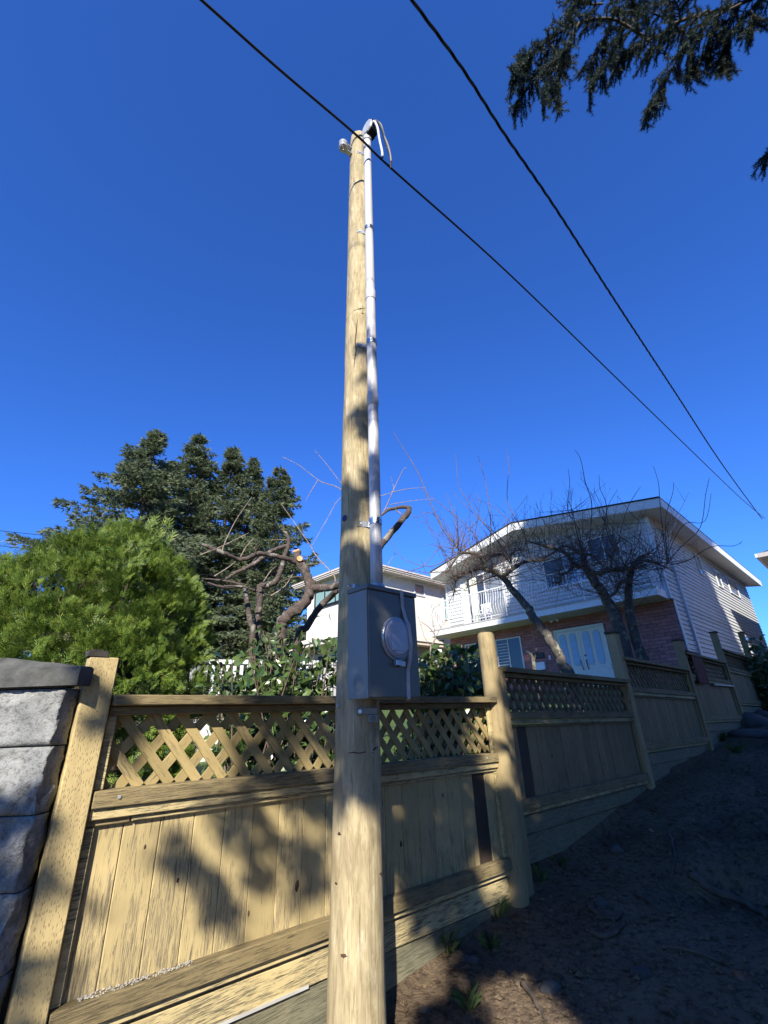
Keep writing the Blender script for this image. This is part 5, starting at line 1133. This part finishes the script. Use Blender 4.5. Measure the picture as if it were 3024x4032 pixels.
    for i in range(8200):                                   # loose sprays, tied to no limb, added to cast set patches of shade
        sx, sz, yy = rn.uniform(-1.6, .9), rn.uniform(.05, 3.0), rn.uniform(-4.2, -1.6); xx = sx-.084*2.5; pq = Vector((xx, yy, 0)); pq.z = (sz+hS.dot(pq)*math.sin(eS))/math.cos(eS)
        pq.x += sx-sunspace(pq)[0]
        if pq.z < .9 or inside(pq) or lit_gap(pq): continue
        spray(lf, pq, Vector((rn.gauss(-.4, .5), rn.gauss(0, .5), rn.gauss(-.4, .4))).normalized(), rn.uniform(.09, .17), rn, 9, .016)
    for i in range(8000):  # more loose unseen sprays, added to throw shade on the ground at right
        sx, sz, yy = rn.uniform(.7, 7), rn.uniform(-1.1, 4.6), rn.uniform(-5.0, -2.0); pq = Vector((sx-.2, yy, 0)); pq.z = (sz+hS.dot(pq)*math.sin(eS))/math.cos(eS); pq.x += sx-sunspace(pq)[0]
        if pq.z < -.5 or inside(pq) or lit_gap(pq): continue
        spray(lf, pq, Vector((rn.gauss(-.4, .5), rn.gauss(0, .5), rn.gauss(-.4, .4))).normalized(), rn.uniform(.25, .45), rn, 8, .034)
    part('limbs', wood, 'bark_fir', t, smooth=True, kind='stuff'); part('crown', lf, 'fir_near', t, kind='stuff')
    # the limb in view: traced twigs with single needles
    tw, nd = MB(), MB(); Zt = Zm(1900, 0, 1124/1659)
    def P3(a, b_, dep): r = ray(1900+a*1124/1659, (b_-38)*1124/1659); return r*dep
    def needles(c, dens=330, l=.025):
        for i in range(len(c)-1):
            a, b_ = c[i], c[i+1]; d = b_-a; L0 = d.length; d.normalize(); o1 = d.orthogonal().normalized(); o2 = d.cross(o1)
            for k in range(max(1, int(L0*dens*3))):
                p = a+(b_-a)*rn.random(); an = rn.uniform(0, 6.283); e = (d*rn.uniform(.35, .9)+(o1*math.cos(an)+o2*math.sin(an))*rn.uniform(.5, 1)).normalized(); q = e.orthogonal().normalized(); an = rn.uniform(0, 6.283); q = (q*math.cos(an)+e.cross(q)*math.sin(an))*.0013; ll = l*rn.uniform(.75, 1.2); o = len(nd.v)
                nd.v += [tuple(p-q), tuple(p+q), tuple(p+e*ll)]; nd.f.append((o, o+1, o+2))
    main = [((2150, -420), (1900, -150), (1500, 60), (1150, 160), (980, 260), (760, 150), (560, 170), (420, 250), (300, 340), (230, 430)), ((1500, 60), (1250, 200), (1150, 350), (1080, 480), (1010, 600), (960, 680)), ((1750, -60), (1560, 100), (1440, 250), (1400, 360), (1395, 430)),
            ((1150, 160), (1000, 120), (820, 20), (620, -60)), ((760, 150), (700, 280), (640, 420), (625, 560)), ((560, 170), (470, 330), (400, 470), (350, 640)), ((420, 250), (330, 420), (260, 560), (190, 660)), ((980, 260), (860, 330), (780, 410)), ((1500, 60), (1400, 180), (1230, 300), (1215, 460)), ((1150, 160), (1130, 60), (1050, -40)), ((1560, 100), (1580, 180)), ((300, 340), (230, 400), (175, 500)),
            ((1300, 100), (1120, 240), (960, 340)), ((700, 60), (560, 60), (520, 10)), ((900, 200), (860, 120), (880, 60)), ((1440, 200), (1330, 290), (1290, 370)), ((400, 300), (450, 450), (430, 600)), ((820, 150), (760, 330), (690, 470)), ((1900, 830), (1760, 870), (1650, 940))]
    for mi, P in enumerate(main):
        base_d = 3.55+rn.gauss(0, .12); c = smoothp([P3(x, y, base_d+rn.gauss(0, .04)) for x, y in P], 6)
        r0 = .018 if mi == 0 else .008
        tw.tube(c, [max(.0028, r0*(1-.8*k/len(c))) for k in range(len(c))], 5)
        needles(c[len(c)//3 if mi == 0 else 0:], 150)
        acc = 0
        for k in range(2, len(c)):
            for rep in range(5):
                if rn.random() > .97: continue
                d = (c[k]-c[k-1]).normalized(); sd = (d.cross(Vector((0, 0, 1)))).normalized()*rn.choice((-1, 1)); e = (d*rn.uniform(.3, .9)+sd*rn.uniform(.3, .9)+Vector((0, 0, rn.uniform(-.6, .1)))).normalized(); l = rn.uniform(.05, .17); n = 4; q = [c[k]]
                for m in range(n): e = (e+Vector((0, 0, -.12))+Vector((rn.gauss(0, .07), rn.gauss(0, .07), rn.gauss(0, .07)))).normalized(); q.append(q[-1]+e*(l/n))
                tw.tube(q, [.003, .0027, .0023, .0018, .0014], 4, cap=False); needles(q)
                if l > .12:
                    for m in (1, 2, 3):
                        if rn.random() < .7: f = (e+Vector((rn.gauss(0, .6), rn.gauss(0, .6), rn.gauss(-.1, .3)))).normalized(); qq = [q[m], q[m]+f*l*.22, q[m]+f*l*.42+Vector((0, 0, -.006))]; tw.tube(qq, [.002, .0018, .0013], 4, cap=False); needles(qq)
        if mi in (0, 2): pass
    # join the traced limb to the trunk
    tip = P3(2150, -420, 3.55); tw.tube(smoothp([b+Vector((0, 0, 7.6)), b*.4+tip*.6+Vector((0, 0, 3.4)), tip], 6), rad_lerp([.09, .045, .018], 13), 7)
    part('hanging_limb', tw, 'bark_fir', t, smooth=True); part('needles', nd, 'fir_near', t, kind='stuff')
near_fir()
fir('fir_tree', 'second tall fir behind the camera to the right, giving shade', Vector((9.6, -6.5, gz(9.6, -6.5, False))), 28.0, 5.2, 78, 420, sprig=1.0, z0=.06, dens=26, shape=.5, mat='fir_near', wid=.26, group='firs behind the camera')

# ------------------------------------------------------------------ overhead wires
def wire(name, label, px, A, B, r, extend, twist=0, group='overhead service wires', mat='black_rubber'):
    A, B = Vector(A), Vector(B); pts = []; u_ = (B-A)
    for (x, y) in px:
        d = ray(x*D_, y*D_).normalized(); w0 = -A; a, b_, c = d.dot(d), d.dot(u_), u_.dot(u_); dd, e = d.dot(w0), u_.dot(w0)
        s = (b_*e-c*dd)/(a*c-b_*b_); pts.append(d*s)
    if extend: v = (pts[0]-pts[1]).normalized(); pts = [pts[0]+v*extend] + [pts[0]+v*extend*.4] + pts
    c = smoothp(pts, 14); mb = MB()
    if not twist: mb.tube(c, r, 8)
    else:
        for ph in (0, 2.09, 4.19):
            q = []; s_ = 0
            for i, p in enumerate(c):
                if i: s_ += (c[i]-c[i-1]).length
            c2 = []; m = int(s_/.05); acc = [0]
            for i in range(1, len(c)): acc.append(acc[-1]+(c[i]-c[i-1]).length)
            for k in range(m+1):
                d = s_*k/m; i = min(len(c)-2, max(0, int(np.searchsorted(acc, d))-1)); p = c[i]+(c[i+1]-c[i])*((d-acc[i])/max(1e-6, acc[i+1]-acc[i])); t_ = (c[i+1]-c[i]).normalized(); o1 = t_.cross(Vector((0, 0, 1))).normalized(); o2 = t_.cross(o1); an = d*2*math.pi/.55+ph
                c2.append(p+(o1*math.cos(an)+o2*math.sin(an))*r*.75)
            mb.tube(c2, r*.72, 5)
    return single(name, mb, mat, label, 'wire', loc=c[0], group=group, smooth=True)
eA = hp(-2.05, 24.5, 5.98)
pA = at(770*D_, 290*D_, 1.93)
wire('overhead_wire', 'thin black wire crossing in front of the top of the pole', [(435, 0), (600, 147), (770, 292), (850, 368), (1100, 592), (1330, 815), (1500, 980), (1600, 1076), (1652, 1120)], pA, hp(-1.9, 25.2, 6.05), .0088, 3.0)
r2 = ray(890*D_, 0); pB = r2*(5.2/r2.z)
wire('overhead_wire', 'twisted black cable running down to the far right eave', [(890, 0), (1000, 150), (1090, 290), (1200, 450), (1330, 652), (1460, 850), (1560, 1003), (1646, 1121)], pB, hp(-1.95, 25.0, 6.05), .0100, 3.0, 1)
for (pts, lab) in (([(-60, 1140), (110, 1158), (430, 1190), (700, 1215)], 'uppermost of the thin far wires at the left edge'), ([(-60, 1172), (85, 1190), (430, 1240), (700, 1262)], 'middle one of the thin far wires at the left edge'), ([(-60, 1222), (60, 1228), (430, 1262), (700, 1275)], 'lowest of the thin far wires at the left edge')):
    single('distant_wire', MB().tube(smoothp([at(x*D_, y*D_, 26) for x, y in pts], 8), .014, 5), 'black_rubber', lab, 'wire', loc=at(pts[0][0]*D_, pts[0][1]*D_, 26), group='thin wires across the background')

# ------------------------------------------------------------------ stones, roots, weeds and litter on the bank
def stone(px, py, size, seed, label, flat=.7):
    rn = random.Random(seed); r = ray(px*D_, py*D_); s = 1.0; p = None; h = .8
    while h < 40:
        q = r*(h/math.hypot(r.x, r.y))
        if q.z < gz(q.x, q.y): p = q; break
        h += .02
    if p is None: return
    p.z = gz(p.x, p.y); mb = MB(); import bmesh
    bm = bmesh.new(); bmesh.ops.create_icosphere(bm, subdivisions=2, radius=1); off = Vector((rn.uniform(0, 50), 0, 0))
    for v in bm.verts: d = 1+.28*noise.noise(v.co*1.3+off)+.1*noise.noise(v.co*4+off); v.co = Vector((v.co.x*size*d, v.co.y*size*.75*d, v.co.z*size*flat*.75*d+size*flat*.05))
    vs = [tuple(v.co+p) for v in bm.verts]; fs = [tuple(v.index for v in f.verts) for f in bm.faces]; bm.free(); mb.add(vs, fs)
    single('stone', mb, 'stone', label, 'stone', loc=p, group='stones on the bank', smooth=True)
for i, (x, y, s_, lab, fl) in enumerate(((1622, 1567, .30, 'large rounded stone beyond the far fence post', .8), (1622, 1590, .34, 'long pale flat stone below the large rounded one', .35), (1600, 1545, .16, 'small stone at the foot of the last fence bay', .8), (1645, 1548, .2, 'stone at the right edge under the dark shrub', .7),
        (1118, 1944, .05, 'pale stone beside the foot of the round post', .9), (1010, 2080, .035, 'left one of two pale pebbles in the dappled dirt', .9), (1022, 2082, .032, 'right one of two pale pebbles in the dappled dirt', .9), (1190, 2140, .05, 'dark stone in the shaded dirt near the bottom', .7), (918, 2185, .028, 'small yellowish pebble in the sunlit dirt', .5), (1332, 1840, .05, 'whitish stone in the shade below the second bay', .8), (1300, 1955, .04, 'grey pebble in the shade right of the round post', .8), (1385, 2105, .05, 'grey lump low in the shaded bank', .7))):
    stone(x, y, s_, 60+i, lab, fl)
def gpix(px, py):
    r = ray(px*D_, py*D_); h = .8
    while h < 30:
        q = r*(h/math.hypot(r.x, r.y))
        if q.z < gz(q.x, q.y): q.z = gz(q.x, q.y); return q
        h += .015
    q.z = gz(q.x, q.y); return q
for i, (pts, r, lab) in enumerate((([(1490, 1895), (1540, 1935), (1600, 1955), (1659, 1990)], .028, 'thick pale root crossing the shaded bank at the right'), ([(1270, 1960), (1300, 1985), (1330, 1990), (1345, 1975)], .014, 'curved stick in the middle of the shaded soil'), ([(1275, 2018), (1310, 2030), (1345, 2010), (1352, 1990)], .014, 'forked root piece low in the shaded soil'), ([(1375, 1935), (1400, 1950), (1430, 1975)], .012, 'short root below the thick pale root'), ([(1430, 2050), (1500, 2060), (1560, 2085)], .010, 'thin root trailing toward the lower right corner'), ([(1130, 2130), (1155, 2170), (1180, 2210)], .014, 'straight stick at the bottom edge'), ([(1445, 1800), (1460, 1850), (1450, 1900)], .012, 'upright root strand in the dark bank'))):
    c = [gpix(x, y) for x, y in pts]; c = smoothp([p+Vector((0, 0, r*.75)) for p in c], 5); c = [Vector((p.x, p.y, max(p.z, gz(p.x, p.y)+r*.4))) for p in c]; rn = random.Random(i)
    single('root', MB().tube([p+Vector((rn.gauss(0, .2), rn.gauss(0, .2), 0))*r for p in c], [r*(1-.6*k/len(c)) for k in range(len(c))], 8), 'root', lab, 'root', loc=c[0], group='roots in the dug soil', smooth=True)
def weed(px, py, n, l, seed, label, grass=.7):
    rn = random.Random(seed); p = gpix(px, py); mb = MB()
    for i in range(n):
        a = rn.uniform(0, 6.283); o = Vector((math.cos(a), math.sin(a), 0)); q = p+o*rn.uniform(0, l*.3); q.z = gz(q.x, q.y)-.004; ll = l*rn.uniform(.5, 1.1)
        if rn.random() < grass:
            d = (o*rn.uniform(.2, .8)+Vector((0, 0, 1))).normalized(); s_ = o.cross(Vector((0, 0, 1)))*.0022; m_ = q+d*ll*.6; e = q+d*ll+o*ll*.25-Vector((0, 0, ll*.12)); k = len(mb.v); mb.v += [tuple(q-s_), tuple(q+s_), tuple(m_+s_), tuple(e), tuple(m_-s_)]; mb.f.append((k, k+1, k+2, k+3, k+4))
        else:
            d = (o*rn.uniform(.6, 1.2)+Vector((0, 0, rn.uniform(.3, .9)))).normalized(); ll *= .55; s_ = o.cross(Vector((0, 0, 1)))*ll*.2; m_ = q+d*ll*.5; k = len(mb.v); mb.v += [tuple(q), tuple(m_+s_), tuple(q+d*ll*.9-Vector((0, 0, ll*.1))), tuple(m_-s_)]; mb.f.append((k, k+1, k+2, k+3))
    single('weed', mb, 'weed_leaf', label, 'weed', loc=p, group='weeds at the foot of the fence')
for i, (x, y, n, l, lab) in enumerate(((968, 2040, 60, .10, 'green weed tuft in the sun at the foot of the fence'), (1062, 2050, 45, .08, 'leafy weed tuft right of the sunlit one'), (1075, 1960, 50, .09, 'weed tuft against the base of the round post'), (1010, 2185, 45, .09, 'straggly weed near the bottom edge'), (1165, 1905, 60, .09, 'dark weed patch right of the round post'), (1210, 1870, 50, .08, 'shaded weed patch under the second fence bay'), (1560, 1600, 70, .16, 'low weeds at the foot of the far fence post'), (1590, 1625, 60, .14, 'low weeds in front of the pale flat stone'))): weed(x, y, n, l, 90+i, lab)
def litter():
    rn = random.Random(15); mb = MB()
    for i in range(700):
        u = rn.uniform(1.2, 9); v = .05+abs(rn.gauss(0, .9)); p = uv(u, v); z = gz(p.x, p.y)+.004; l = rn.uniform(.012, .045); a = rn.uniform(0, 6.283); d = Vector((math.cos(a), math.sin(a), rn.gauss(0, .25))); s_ = Vector((-d.y, d.x, rn.gauss(0, .3)))*rn.uniform(.15, .4)
        q = Vector((p.x, p.y, z)); mb.add([q, q+d*l*.5+s_*l, q+d*l, q+d*l*.5-s_*l], [(0, 1, 2, 3)])
    single('ground_litter', mb, 'dead_leaf', 'dead leaves scattered over the soil along the fence', 'litter', kind='stuff'); mb = MB()
    for i in range(9000):
        u = rn.uniform(1.2, 9); v = .05+abs(rn.gauss(0, 1.1)); p = uv(u, v); z = gz(p.x, p.y); r = rn.uniform(.004, .012) if rn.random() < .9 else rn.uniform(.012, .022); q = Vector((p.x, p.y, z+r*.3)); vs = [q+Vector((r*a*rn.uniform(.7, 1.3), r*b_*rn.uniform(.7, 1.3), r*c*rn.uniform(.6, 1))) for a, b_, c in ((1, 0, 0), (0, 1, 0), (-1, 0, 0), (0, -1, 0), (0, 0, 1))]; mb.add(vs, [(0, 1, 4), (1, 2, 4), (2, 3, 4), (3, 0, 4)])
    single('soil_clods', mb, 'soil', 'crumbs and clods of dark dug soil along the bank', 'soil', kind='stuff')
litter()
